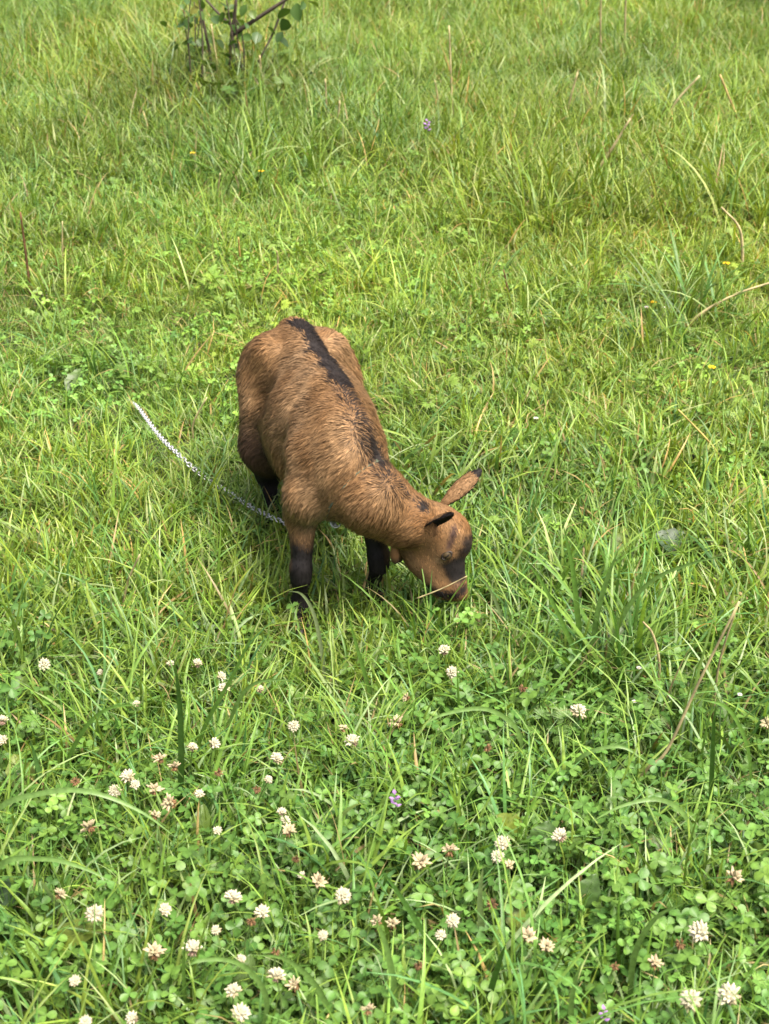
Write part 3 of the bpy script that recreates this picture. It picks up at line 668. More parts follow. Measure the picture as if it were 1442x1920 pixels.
place('tall_weed_grass', wisp_c, 8, sapw[::2], 205, 1.2, 1.9, .15, tint_mul=np.array([1.05, .9, .8]))
# ------------------------------------------------------------------ collar and tether chain
def make_collar():
    a = unit(np.cross(COLLAR_N, [0, 0, 1])); b = np.cross(COLLAR_N, a); V = []; n = 40; hw = .0032
    for k in range(n):
        th = 2 * math.pi * k / n; d = a * math.cos(th) + b * math.sin(th); rr = .0
        for s in np.arange(.02, .12, .002):
            if goat_sdf((COLLAR_C + d * s)[None])[0] > 0: rr = s; break
        rr = rr if 0 < rr < .085 else .066
        for off, w_ in ((-.004, -hw), (-.004, hw), (-.0006, hw), (-.0006, -hw)): V.append(COLLAR_C + d * (rr + off) + COLLAR_N * w_)
    F = [(4 * k + i, 4 * k + (i + 1) % 4, 4 * ((k + 1) % n) + (i + 1) % 4, 4 * ((k + 1) % n) + i) for k in range(n) for i in range(4)]
    root = empty('collar', tuple(COLLAR_C)); mb = MB(); mb.add(np.array(V) - COLLAR_C, F, (.05, .06, .035))
    mb.build('strap', solid_mat('collar_webbing', None, rough=.9, noise=.25, nscale=300), root, smooth=False)
    tag(root, "pale grey green collar sunk in the fur at the base of the goat's neck", 'collar')
    low = np.array(V)[np.array(V)[:, 2].argmin()]; ring = MB()
    tube(ring, [low + np.array([.009 * math.cos(t), .003 * math.sin(t), -.006 + .009 * math.sin(t)]) - COLLAR_C for t in np.linspace(0, 6.283, 15)], .0014, (.5, .5, .5), 6, False)
    ring.build('ring', M_STEEL, root); return low
M_STEEL = solid_mat('galvanised_steel', (.50, .50, .50), rough=.45, metal=.8, noise=.25, nscale=120)
collar_low = make_collar()
def make_chain():
    path = [P(222, 745, Z=-.012), P(238, 750, Z=.008), P(250, 757, Z=.034), P(262, 768, Z=.058), P(300, 818, Z=.068), P(335, 852, Z=.066), P(365, 880, Z=.050), P(400, 905, Z=.040), P(440, 930, Z=.052),
            P(480, 955, Z=.058), P(515, 972, Z=.068), P(545, 980, Z=.070), P(590, 985, Z=.10)]
    path[-1] = P(585, 975, Z=.11) + np.array([0, .05, 0]); path += [(path[-1] + collar_low) / 2 + np.array([0, .02, -.01]), collar_low + np.array([0, 0, -.012])]
    c = catmull(path, 24); L = np.r_[0, np.cumsum(np.linalg.norm(np.diff(c, axis=0), axis=1))]; pitch = .0088; n = int(L[-1] / pitch)
    mb = MB(); pts = []; hl, r = .0047, .0031
    for k in range(16):
        t = 2 * math.pi * k / 16; x = math.copysign(hl * .55, math.cos(t)) + r * math.cos(t); y = r * 1.25 * math.sin(t); pts.append((x, y, .0010 * math.sin(2 * t)))
    pts.append(pts[0]); tube(mb, pts, .0014, (.6, .6, .6), 5, False); me = mb.mesh('link', M_STEEL)
    root = empty('tether_chain', tuple(path[3])); o0 = path[3]
    for i in range(n):
        s = (i + .5) * pitch; p = np.array([np.interp(s, L, c[:, k]) for k in range(3)]); q = np.array([np.interp(s + .003, L, c[:, k]) for k in range(3)])
        T = Vector(unit(q - p)); o = link('link', me, root, tuple(p - o0))
        o.rotation_mode = 'QUATERNION'; o.rotation_quaternion = T.to_track_quat('X', 'Z') @ Vector((1, 0, 0)).rotation_difference(Vector((1, 0, 0))) @ __import__('mathutils').Quaternion((1, 0, 0), math.radians(45 + 90 * (i % 2)))
    tag(root, 'silvery steel tether chain lying over the grass behind the goat', 'chain')
make_chain()

# ------------------------------------------------------------------ white clover flowers
CREAM = np.array([.43, .38, .22]); WHITE = np.array([.54, .51, .36]); PINK = np.array([.40, .27, .20]); BROWN = np.array([.12, .068, .030])
def floret(mb, base, d, L, W, c0, c1, up=None):
    d = unit(d); s = unit(np.cross(d, [.2, .1, 1.])); n = np.cross(s, d)
    V = [base, base + d * L * .5 + s * W * .5, base + d * L * .5 + n * W * .35, base + d * L * .5 - s * W * .5, base + d * L * .5 - n * W * .35, base + d * L * .92 + n * W * .25, base + d * L]
    F = [(0, 2, 1), (0, 3, 2), (0, 4, 3), (0, 1, 4), (1, 2, 5), (2, 3, 5), (1, 5, 6), (5, 3, 6), (3, 4, 6), (4, 1, 6)]
    mb.add(V, F, np.array([c0, c1, c1, c1, c1 * .9, c1, c1]))
def head_mesh(seed, kind):
    """florets of a head of radius 1; returns the fresh and the withered mesh"""
    r = np.random.default_rng(seed); fresh, dead = MB(), MB(); n = {'full': 40, 'open': 26, 'brown': 36}[kind] + int(r.integers(-6, 7)); droop = r.uniform(-.8, -.3)
    for i in range(n):
        ph = i * 2.39996; cz = 1 - 2 * (i + .5) / n; sz = math.sqrt(1 - cz * cz); d = np.array([sz * math.cos(ph), sz * math.sin(ph), cz])
        if kind == 'full':
            if cz < droop: floret(dead, d * .1, d + np.array([0, 0, -.5]), .7, .22, BROWN * 1.6, PINK * .8); continue
            dd = unit(d + np.array([0, 0, .35]) + r.normal(0, .10, 3)); floret(fresh, d * .12, dd, r.uniform(.85, 1.06), .56, CREAM * np.array([.8, .9, .6]), WHITE * r.uniform(.85, 1.05) if cz > -.25 else CREAM * r.uniform(.8, 1))  # greenish shading between the florets is painted into their base colour
        elif kind == 'open':
            if cz < -.1: floret(dead, d * .1, unit(d + np.array([0, 0, -1.2]) + r.normal(0, .15, 3)), r.uniform(.7, .95), .26, BROWN, BROWN * r.uniform(1, 2.2)); continue
            dd = unit(d * np.array([1, 1, .45]) + np.array([0, 0, .1]) + r.normal(0, .16, 3)); floret(fresh, d * .1, dd, r.uniform(.8, 1.15), .50, CREAM * .75, (CREAM if r.random() < .6 else CREAM * .6 + PINK * .4) * r.uniform(.9, 1.1))
        else:
            dd = unit(d + np.array([0, 0, -.7]) + r.normal(0, .18, 3)); floret(dead, d * .1, dd, r.uniform(.7, 1), .3, BROWN * .7, BROWN * r.uniform(.7, 1.8))
    return (fresh.mesh('fresh_florets', M_PETAL, False) if fresh.n else None), (dead.mesh('withered_florets', M_STRAW, False) if dead.n else None)
HEADS = {k: [head_mesh(i * 11 + j, k) for j in range(8)] for i, k in enumerate(('full', 'open', 'brown'))}
def clover_flower(i, px, py, size, state, label):
    kind = {'w': 'full', 'o': 'open', 'b': 'brown'}[state]; r = np.random.default_rng(900 + i)
    z = r.uniform(.085, .122) if py > 1380 else r.uniform(.07, .098); top = P(px, py, Z=z); s = .93 * size / (FPX / np.linalg.norm(top - np.array([0, 0, CAM_H]))) / 2
    gx, gy = top[0] + r.normal(0, .018), top[1] + r.uniform(-.01, .03); base = np.array([gx, gy, 0]); root = empty('clover_flower', tuple(base))
    rel = top - base; mb = MB(); tube(mb, catmull([(0, 0, -.003), rel * .5 + np.array([r.normal(0, .006), r.normal(0, .006), .004]), rel - np.array([0, 0, s * .15])], 4), .0010, np.array([.14, .22, .06]), 5, False)
    mb.build('stem', M_LEAF, root)
    fr, de = HEADS[kind][i % 8]
    tl = (r.normal(0, .45), r.normal(0, .45), r.uniform(0, 6.28))
    for nm, me in (('fresh_florets', fr), ('withered_florets', de)):
        if me:
            o = link(nm, me, root, tuple(rel)); o.scale = (s * 1.03, s * 1.03, s * .95); o.rotation_euler = (tl[0], tl[1], tl[2])
    tag(root, label, 'flower', 'clover flowers in the meadow')
FLOWERS = [
 (240, 1457, 30, 'w', 'round white clover head, upper one of a close trio left of centre foreground'),
 (253, 1472, 22, 'w', 'small white clover head tucked right below the round head of a trio'),
 (215, 1483, 26, 'w', 'white clover head lying lowest left in a trio at the left foreground'),
 (290, 1480, 34, 'o', 'loose cream clover head touching a pinkish open one below right of it'),
 (318, 1505, 34, 'o', 'pinkish open clover head just below right of a loose cream one'),
 (291, 1528, 24, 'o', 'pale half hidden clover head below the pinkish open head'),
 (374, 1489, 20, 'w', 'small flat white clover head left of a thin curved dry straw'),
 (167, 1551, 32, 'o', 'sparse cream clover head with spread florets under the long arching blade'),
 (410, 1448, 22, 'b', 'brown withered clover head right of the white trio, near the tall dark blade'),
 (141, 1465, 24, 'b', 'brown withered clover head at left above the long arching blade'),
 (482, 1480, 20, 'b', 'small brown clover head beside a small white one left of centre'),
 (503, 1462, 18, 'w', 'small white clover head just above right of a small brown one'),
 (528, 1523, 20, 'w', 'small white clover head at the top of a stacked trio'),
 (534, 1539, 22, 'w', 'white clover head in the middle of a stacked trio'),
 (541, 1557, 32, 'o', 'browning clover head at the bottom of a stacked trio'),
 (408, 1558, 19, 'w', 'tiny flat white clover head alone in dark leaves below the small flat one'),
 (555, 1610, 20, 'b', 'faded brownish clover head below the stacked trio'),
 (567, 1642, 18, 'w', 'small white clover bud left of a larger open cream head'),
 (597, 1653, 34, 'o', 'open cream clover head with drooping florets left of the pinkish round one'),
 (643, 1680, 34, 'w', 'pinkish white round clover head right of the drooping open one'),
 (436, 1684, 34, 'w', 'bright white clover head on a long pale straight stem'),
 (308, 1706, 28, 'w', 'white clover head left of the head on the long pale stem'),
 (492, 1710, 30, 'w', 'white clover head with a wilted companion at its lower left'),
 (472, 1727, 24, 'b', 'wilted brown clover head at the lower left of a white one'),
 (178, 1713, 36, 'w', 'white clover head above the big yellow green leaf at left'),
 (112, 1677, 26, 'o', 'greenish fading clover head at far left above the big yellow green leaf'),
 (405, 1744, 20, 'w', 'small white clover head between two bigger ones left of centre'),
 (606, 1754, 22, 'w', 'small white clover head below the pinkish round one'),
 (290, 1785, 40, 'o', 'large ragged cream clover head left of a full round one near the bottom'),
 (362, 1780, 38, 'w', 'full round white clover head right of the large ragged one'),
 (452, 1798, 19, 'w', 'tiny white clover head right of the full round one'),
 (517, 1785, 20, 'b', 'small brown clover head above a round cream head near the bottom'),
 (518, 1830, 34, 'w', 'round cream clover head near the bottom, left of a sparse open one'),
 (552, 1847, 32, 'o', 'sparse open clover head right of the round cream one near the bottom'),
 (438, 1859, 32, 'w', 'white clover head near the bottom above the largest one at the edge'),
 (451, 1900, 38, 'w', 'tall white clover head at the bottom edge, left of centre'),
 (141, 1840, 24, 'w', 'pale clover head alone at the lower left corner area'),
 (249, 1910, 28, 'w', 'white clover head cut by the bottom edge, right of another'),
 (160, 1916, 26, 'w', 'white clover head cut by the bottom edge, leftmost there'),
 (690, 1893, 28, 'o', 'brownish cream clover head at the bottom edge near the centre'),
 (707, 1727, 30, 'o', 'open clover head left of a bright cream one at the centre bottom'),
 (736, 1732, 28, 'o', 'yellowish cream clover head right of an open one at the centre bottom'),
 (788, 1616, 40, 'o', 'star shaped open white clover head right of the centre foreground'),
 (842, 1594, 34, 'o', 'cream clover head with a brown skirt right of the star shaped one'),
 (942, 1582, 32, 'w', 'white clover head at the top of a trio on the right foreground'),
 (933, 1607, 28, 'w', 'pinkish white clover head at the left of a trio on the right foreground'),
 (955, 1622, 24, 'o', 'small cream clover head at the lower right of a trio on the right'),
 (1051, 1568, 34, 'w', 'single round white clover head above a large rounded leaf on the right'),
 (1376, 1645, 42, 'o', 'large cream clover head with hanging florets near the right edge'),
 (1313, 1748, 46, 'w', 'large ragged white clover head with a brown one at its left'),
 (1276, 1770, 26, 'b', 'brown withered clover head touching the large ragged white one'),
 (991, 1755, 38, 'o', 'open cream clover head on a curved pale stem, right foreground'),
 (1024, 1774, 32, 'o', 'tan open clover head right below the one on a curved stem'),
 (923, 1695, 30, 'b', 'brown flat withered clover head left of the upright yellow green leaf'),
 (848, 1726, 30, 'w', 'greenish white clover head on a bent stem, right of centre'),
 (827, 1754, 24, 'w', 'small round white clover head below the greenish white one'),
 (786, 1810, 24, 'b', 'dark brown withered clover head low at the centre right'),
 (1153, 1811, 22, 'b', 'small tan withered clover head low on the right'),
 (1228, 1806, 32, 'o', 'cream clover head seen side on below the brown withered one at right'),
 (1294, 1875, 44, 'w', 'big cream clover head at the lower right, left one of a pair'),
 (1366, 1868, 48, 'w', 'biggest white clover head at the lower right corner'),
 (82, 1246, 26, 'w', 'round white clover head at the left edge below the goat level'),
 (188, 1261, 14, 'w', 'tiny white clover head right of the round one at the left edge'),
 (320, 1245, 16, 'w', 'small narrow white clover head left of a flat one, below the goat'),
 (370, 1245, 22, 'w', 'flat white clover head on a thin stem left below the goat'),
 (414, 1269, 22, 'w', 'upper of two touching white clover heads left below the goat'),
 (420, 1291, 24, 'w', 'lower of two touching white clover heads left below the goat'),
 (487, 1293, 18, 'w', 'small white clover head right of the two touching ones'),
 (256, 1320, 15, 'w', 'tiny white clover head below the small narrow one at left'),
 (551, 1361, 24, 'w', 'cream clover head below the goat left of the brightest mid one'),
 (644, 1366, 20, 'o', 'flat cream clover head just above the bright ragged mid one'),
 (661, 1391, 32, 'w', 'bright ragged white clover head straight below the foreleg gap'),
 (518, 1423, 26, 'w', 'rounded white clover head left below the bright ragged mid one'),
 (401, 1395, 26, 'w', 'white clover head with loose lower florets beside a smaller one at left'),
 (361, 1402, 21, 'w', 'small white clover head just left of the one with loose lower florets'),
 (300, 1422, 28, 'o', 'greenish faded clover head left of the tall dark blade'),
 (327, 1437, 24, 'o', 'pale clover head partly behind the tall dark blade'),
 (4, 1352, 24, 'w', 'upper of two clover heads cut by the left edge'),
 (5, 1388, 22, 'w', 'lower of two clover heads cut by the left edge'),
 (833, 1220, 26, 'w', 'white clover head straight below the muzzle'),
 (848, 1261, 26, 'w', 'flat white clover head beneath the one below the muzzle'),
 (762, 1308, 20, 'o', 'small flat tan clover head left below the muzzle'),
 (1083, 1335, 34, 'w', 'white clover head with brown florets at its right side, mid right'),
 (981, 1290, 22, 'b', 'brown withered clover head mid right above a white one'),
 (743, 1355, 32, 'o', 'loose cream clover head right of the bright ragged mid one'),
 (913, 1402, 22, 'b', 'brown clover head low in the leaves right of the loose cream one'),
 (1437, 1357, 26, 'o', 'clover head cut by the right edge'),
]
for i, row in enumerate(FLOWERS): clover_flower(i, *row)

def small_flower(px, py, size, petals, col, ctr, name, label, z=.10, spike=False):
    top = P(px, py, Z=z); s = size / (FPX / np.linalg.norm(top - np.array([0, 0, CAM_H]))) / 2; r = np.random.default_rng(px)
    root = empty(name, (top[0], top[1], 0)); mb = MB(); tube(mb, [(0, 0, 0), (.004, 0, z * .5), (0, 0, z)], .0009, (.12, .2, .05), 5, False); mb.build('stem', M_LEAF, root)
    if spike:
        for k in range(7):
            b = MB(); a = k * 2.4; h = (k / 7 - .4) * s * 2.4; floret(b, (0, 0, h), (math.cos(a), math.sin(a), .35), s * 1.0, s * .7, col * .6, col * r.uniform(.8, 1.2)); b.build('petal', M_PETAL, root, False, (0, 0, z))
    else:
        for k in range(petals):
            b = MB(); a = 2 * math.pi * k / petals; leaflet(b, np.zeros(3), np.array([math.cos(a), math.sin(a), .45]), unit([-.4 * math.cos(a), -.4 * math.sin(a), 1]), s, s * .95, col, 'clover', .3); b.build('petal', M_PETAL, root, True, (0, 0, z))
        b = MB(); tube(b, [(0, 0, 0), (0, 0, s * .15), (0, 0, s * .3)], [s * .28, s * .3, s * .1], ctr, 8); b.build('flower_centre', M_PETAL, root, True, (0, 0, z))
    tag(root, label, 'flower')
YEL = np.array([.55, .36, .012]); VIO = np.array([.34, .20, .42]); WHT = np.array([.45, .45, .42])
small_flower(1335, 690, 15, 5, YEL, YEL * .7, 'buttercup', 'small yellow flower in the grass far right of the goat')
small_flower(362, 288, 12, 5, YEL, YEL * .7, 'buttercup', 'tiny yellow flower in the far grass above the goat, left one', .14)
small_flower(490, 322, 12, 5, YEL, YEL * .7, 'buttercup', 'tiny yellow flower by a dark tussock above the goat', .14)
small_flower(1362, 495, 14, 5, YEL, YEL * .7, 'buttercup', 'small yellow flower low in the grass at the upper right', .10)
small_flower(1225, 568, 12, 5, YEL, YEL * .7, 'buttercup', 'tiny yellow flower beside small white ones on the right', .09)
small_flower(741, 1502, 26, 0, VIO, VIO, 'vetch_flower', 'purple vetch flower spike in the centre foreground', .11, True)
small_flower(1133, 1905, 24, 0, VIO, VIO, 'vetch_flower', 'pale purple flower spike at the bottom edge on the right', .10, True)
small_flower(801, 237, 16, 0, VIO, VIO, 'vetch_flower', 'mauve flower spike standing in the far grass above the goat', .22, True)
for px, py, lab in ((1213, 577, 'tiny white daisy left of another near the yellow flower'), (1246, 578, 'tiny white daisy right of another near the yellow flower'), (1005, 785, 'tiny white daisy in dark grass right of the goat shoulder'), (1387, 1303, 'tiny white daisy at the right behind the straw stalks'),
                    (1198, 1253, 'tiny white daisy below the tall grass tuft on the right'), (1190, 1316, 'lowest tiny white daisy below the tall grass tuft on the right')):
    small_flower(px, py, 10, 8, WHT, YEL, 'daisy', lab, .07)

# ------------------------------------------------------------------ single long blades, dry stalks, broad leaves
def planar(pts, dy=0.0, lift=0.0):
    """photo pixels of a plant -> points in the upright plane over its root on the ground"""
    root = P(*pts[0], Z=0); out = [root]
    for k, q in enumerate(pts[1:]):
        p = P(*q, Y=root[1] + dy * (k + 1) / (len(pts) - 1)); p[2] = max(p[2], .012); out.append(p)
    return np.array(out)
def long_blade(pts, wpx, col, label, dy=-.03):
    c = catmull(planar(pts, dy), 6); o = c[0].copy(); w0 = .85 * wpx / (FPX / np.linalg.norm(o - np.array([0, 0, CAM_H]))); n = len(c)
    wd = [w0 * (.75 + .25 * min(1, 4 * k / n)) * (1 - (k / (n - 1)) ** 3) + .0004 for k in range(n)]; mb = MB()
    r = np.random.default_rng(int(abs(pts[0][0]) + pts[0][1])); T = unit(c[-1] - c[0]); side = np.cross(T, [r.normal(0, .2), -.75, .65])
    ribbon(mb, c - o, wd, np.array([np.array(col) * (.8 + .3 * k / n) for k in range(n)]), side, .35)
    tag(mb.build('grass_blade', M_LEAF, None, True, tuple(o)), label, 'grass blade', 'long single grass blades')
PG = (.105, .19, .045); MG = (.075, .155, .025); DG = (.045, .105, .018)
for pts, wpx, col, label in (
 (((-40, 1690), (-12, 1530), (80, 1487), (170, 1485), (260, 1520), (330, 1570)), 11, PG, 'long pale blade arching from the left edge over the white clover heads'),
 (((-40, 1790), (-5, 1630), (80, 1610), (150, 1625), (208, 1652)), 11, PG, 'pale blade leaning in from the left edge below the long arching one'),
 (((612, 1300), (602, 1215), (588, 1150), (566, 1114), (540, 1108)), 8, (.17, .22, .10), 'whitish bent blade in front of the near fore hoof'),
 (((338, 1530), (341, 1420), (337, 1310), (326, 1232)), 15, DG, 'tall dark blade standing left below the goat'),
 (((362, 1440), (385, 1360), (440, 1260), (490, 1150)), 9, MG, 'slanted green blade pointing up towards the fore hoof'),
 (((702, 1345), (688, 1280), (668, 1210), (652, 1150)), 9, MG, 'thin upright blade below the gap between the forelegs'),
 (((1092, 1260), (1082, 1150), (1072, 1060), (1055, 980)), 13, MG, 'broad upright blade of the tuft right of the muzzle, leftmost'),
 (((1108, 1270), (1118, 1160), (1140, 1080), (1160, 1030)), 12, PG, 'pale blade in the middle of the tuft right of the muzzle'),
 (((1125, 1280), (1165, 1160), (1220, 1090), (1300, 1055), (1375, 1040)), 10, PG, 'long blade of the tuft right of the muzzle, leaning far right'),
 (((1105, 1290), (1060, 1180), (1015, 1090), (985, 1050)), 9, MG, 'blade of the tuft right of the muzzle that leans left'),
 (((905, 1800), (903, 1740), (900, 1680), (906, 1622)), 14, (.17, .24, .09), 'light stiff blade upright left of the pair of cream clover heads'),
 (((735, 1935), (738, 1860), (725, 1780), (704, 1722)), 16, PG, 'wide blade rising from the bottom edge at the centre'),
 (((850, 1850), (800, 1760), (750, 1680), (715, 1630)), 12, DG, 'dark diagonal blade across the centre foreground'),
 (((908, 1925), (920, 1860), (938, 1800), (948, 1770)), 13, DG, 'dark stiff blade at the bottom right of centre'),
 (((1075, 1950), (1070, 1890), (1078, 1840), (1092, 1800)), 12, PG, 'pale blade at the bottom edge on the right, nearly upright'),
 (((960, 1470), (975, 1380), (915, 1330), (830, 1340), (790, 1365)), 10, PG, 'blade bent to the left in an arch below the muzzle'),
 (((1060, 1480), (1090, 1420), (1160, 1400), (1215, 1430)), 9, PG, 'arched blade over dark leaves right of the centre'),
 (((1320, 1640), (1290, 1540), (1240, 1500), (1170, 1510), (1110, 1540)), 10, PG, 'wide arching blade on the right bending left'),
 (((1330, 1560), (1335, 1450), (1338, 1370), (1342, 1320)), 10, DG, 'dark upright blade at the right beside the dry stalks'),
 (((1410, 1500), (1400, 1400), (1365, 1330), (1310, 1310)), 10, MG, 'green blade near the right edge bending left past the dry stalks'),
 (((470, 1980), (500, 1880), (455, 1810), (380, 1800), (330, 1830)), 11, PG, 'pale blade arching left near the bottom edge'),
 (((640, 1960), (600, 1860), (540, 1800), (470, 1790)), 12, PG, 'pale curved blade near the bottom edge left of centre'),
 (((420, 1420), (440, 1330), (480, 1280), (560, 1275)), 9, PG, 'arching blade below the goat curving right over clover heads'),
 (((1180, 1900), (1190, 1790), (1230, 1720), (1290, 1690)), 12, PG, 'curved pale blade low on the right leaning towards the ragged clover head'),
 (((105, 1480), (150, 1380), (200, 1330), (270, 1320)), 9, MG, 'green blade at the left curving right below the round white clover head'),
): long_blade(pts, wpx, col, label)

def dry_stalk(pts, wpx, label, col=STRAWC, seed_head=False, name='dry_stalk', cat='stalk', Yfix=None):
    c = catmull(planar(pts, -.02) if Yfix is None else [P(*q, Y=Yfix) for q in pts], 6); o = c[0].copy(); w0 = .95 * wpx / (FPX / np.linalg.norm(o - np.array([0, 0, CAM_H]))); n = len(c); mb = MB(); col = np.array(col) * ((1.3, 1.4, 1.65) if col[0] > .15 else 1)
    root = empty(name, tuple(o)); tube(mb, c - o, np.linspace(w0 * .5, w0 * .28, n), np.array([np.array(col) * (1 + .25 * math.sin(k * 1.7)) for k in range(n)]), 5); mb.build('stem', M_STRAW, root)
    if seed_head:
        sb = MB(); r = np.random.default_rng(n); T = unit(c[-1] - c[-4])
        for k in range(26):
            a = r.uniform(0, 6.28); d = unit(T * 1.6 + np.array([math.cos(a), math.sin(a) * .6, .2])); floret(sb, c[-1] - o - T * .05 + T * .06 * k / 26, d, .010, .003, np.array(col) * .7, np.array(col) * r.uniform(.7, 1.1))
        sb.build('seed_head', M_STRAW, root)
    tag(root, label, cat, 'dry stalks in the grass')
BRN = (.12, .06, .03)
for pts, wpx, label, col, sh in (
 (((1178, 1492), (1215, 1440), (1250, 1408), (1310, 1280), (1386, 1128)), 8, 'long leaning straw stalk at the right with a kink near its base', STRAWC * .95, False),
 (((1336, 1370), (1342, 1290), (1352, 1230), (1378, 1148)), 6, 'brownish straw stalk just right of the long leaning one', STRAWC * .7, False),
 (((1232, 1315), (1236, 1245), (1224, 1190), (1206, 1166)), 7, 'short crooked straw stalk left of the long leaning one', STRAWC, False),
 (((58, 560), (50, 490), (38, 398)), 6, 'dark brown dead stem standing at the left edge', BRN, False),
 (((850, 250), (846, 150), (842, 48)), 5, 'tall straw stalk standing above the goat in the far grass', STRAWC, False),
 (((832, 245), (822, 190), (815, 150)), 4, 'short straw stalk just left of the tall one above the goat', STRAWC * .8, False),
 (((1055, 240), (1068, 190), (1083, 136)), 6, 'bright straw stalk leaning right in the upper middle', STRAWC * 1.05, True),
 (((1240, 270), (1262, 200), (1312, 142)), 6, 'straw stalk with a bent tip at the upper right', STRAWC, False),
 (((1095, 350), (1140, 290), (1182, 222)), 7, 'pale slanting grass stalk with a seed head, upper right', STRAWC * .9, True),
 (((1172, 110), (1172, 50), (1174, -20)), 5, 'thin upright straw at the top edge, right of centre', STRAWC * .85, False),
 (((1128, 130), (1126, 60), (1127, -20)), 5, 'thin upright straw at the top edge, left of a similar one', STRAWC * .8, False),
 (((1395, 250), (1372, 195), (1350, 140)), 6, 'orange straw stalk leaning left near the right edge', STRAWC * np.array([1, .85, .7]), False),
 (((1302, 905), (1303, 880), (1299, 850)), 6, 'short black twig end poking up right of the goat', (.012, .012, .012), False),
 (((958, 585), (952, 545), (944, 506)), 5, 'thin dark stem right above the goat', BRN, False),
 (((364, 835), (362, 795), (388, 745)), 5, 'thin bent straw between the chain and the goat', STRAWC, False),
 (((1378, 900), (1335, 835), (1272, 768)), 6, 'yellow straw lying slanted right of the goat', STRAWC * np.array([1, .95, .6]), False),
 (((1290, 640), (1300, 600), (1370, 556), (1450, 528)), 7, 'pale straw stalk bent low towards the right edge', STRAWC, False),
 (((1390, 520), (1392, 470), (1385, 425), (1352, 388)), 7, 'bent yellow straw at the right edge above the yellow flower', STRAWC, False),
 (((226, 1160), (240, 1090), (262, 1040)), 6, 'short straw stalk at the left below the chain', STRAWC * .8, False),
 (((428, 215), (410, 140), (396, 45)), 5, 'pale straw leaning left at the foot of the sapling', STRAWC, False),
 (((494, 210), (491, 150), (487, 104)), 5, 'straw stalk right of the sapling foot', STRAWC, False),
 (((468, 200), (455, 140), (446, 92)), 5, 'thin straw between two others at the sapling foot', STRAWC * .8, False),
 (((378, 190), (372, 150), (370, 118)), 4, 'short straw left of the sapling foot', STRAWC * .8, False),
 (((612, 260), (612, 200), (610, 148)), 5, 'straight straw right of the sapling in the far grass', STRAWC * .85, False),
 (((633, 275), (634, 230), (637, 188)), 6, 'straw with a thick tip right of the straight one', STRAWC, True),
 (((595, 240), (592, 215), (589, 190)), 4, 'short reddish straw left of the straight one', STRAWC * np.array([.7, .5, .4]), False),
 (((408, 400), (410, 350), (413, 325)), 4, 'short pale straw above the goat at left', STRAWC, False),
 (((118, 520), (117, 470), (117, 415)), 4, 'thin straw near the dark stem at the left edge', STRAWC, False),
 (((455, 520), (450, 480), (447, 445)), 5, 'orange tipped straw above the rump', STRAWC * np.array([1, .8, .5]), False),
 (((522, 545), (521, 490), (519, 470)), 5, 'yellowish straw close behind the rump', STRAWC * .9, False),
): dry_stalk(pts, wpx, label, col, sh)
dry_stalk(((782, 1122), (830, 1103), (876, 1080)), 3.4, "straw stalk lying across the goat's muzzle", STRAWC * .75, Yfix=2.095)

def broad_leaf(base, tip, wpx, col, label, z0=.035, z1=.075):
    b, t = P(*base, Z=z0), P(*tip, Z=z1); w_ = wpx / (FPX / np.linalg.norm(b - np.array([0, 0, CAM_H]))); o = np.array([b[0], b[1], 0]); col = np.array(col) * .55
    root = empty('broad_leaf', tuple(o)); d = t - b; L = np.linalg.norm(d); d = d / L; nrm = unit(np.array([.1, -.35, .9]) - d * (d @ np.array([.1, -.35, .9])))
    S = np.cross(nrm, d); mb = MB(); V = []; C = []; n = 12; r = np.random.default_rng(int(abs(base[0]))); F = []
    for i in range(n + 1):
        s = i / n; wd = w_ * .5 * (math.sin(math.pi * min(1, s * .97 + .03) ** .8) ** .75) * (1 + .08 * math.sin(s * 23) ) + .0006; c = b - o + d * L * s - nrm * L * .22 * (s - .3) ** 2
        for k in (-1, -.5, 0, .5, 1): V.append(c + S * wd * k + nrm * (wd * .28 * abs(k) + .0015 * math.sin(s * 20 + k * 3))); C.append(col * (1 + .12 * math.sin(s * 9 + k * 2)))
    F = [(5 * i + k, 5 * i + k + 1, 5 * i + k + 6, 5 * i + k + 5) for i in range(n) for k in range(4)]; mb.add(V, F, np.array(C)); mb.build('leaf_blade', M_LEAF, root)
    rb = MB(); tube(rb, [np.array(V[5 * i + 2]) + nrm * .0004 for i in range(n + 1)], np.linspace(.0013, .0004, n + 1), col * 1.35, 5); rb.build('midrib', M_LEAF, root)
    pb = MB(); tube(pb, [(0, .01, -.002), (b - o) * .6 + np.array([0, .006, 0]), b - o], [.0018, .0016, .0013], col * 1.2, 5); pb.build('leaf_stalk', M_LEAF, root)
    tag(root, label, 'leaf', 'single broad leaves')
YL = (.20, .27, .035); ML = (.085, .17, .035); GL_ = (.10, .17, .08)
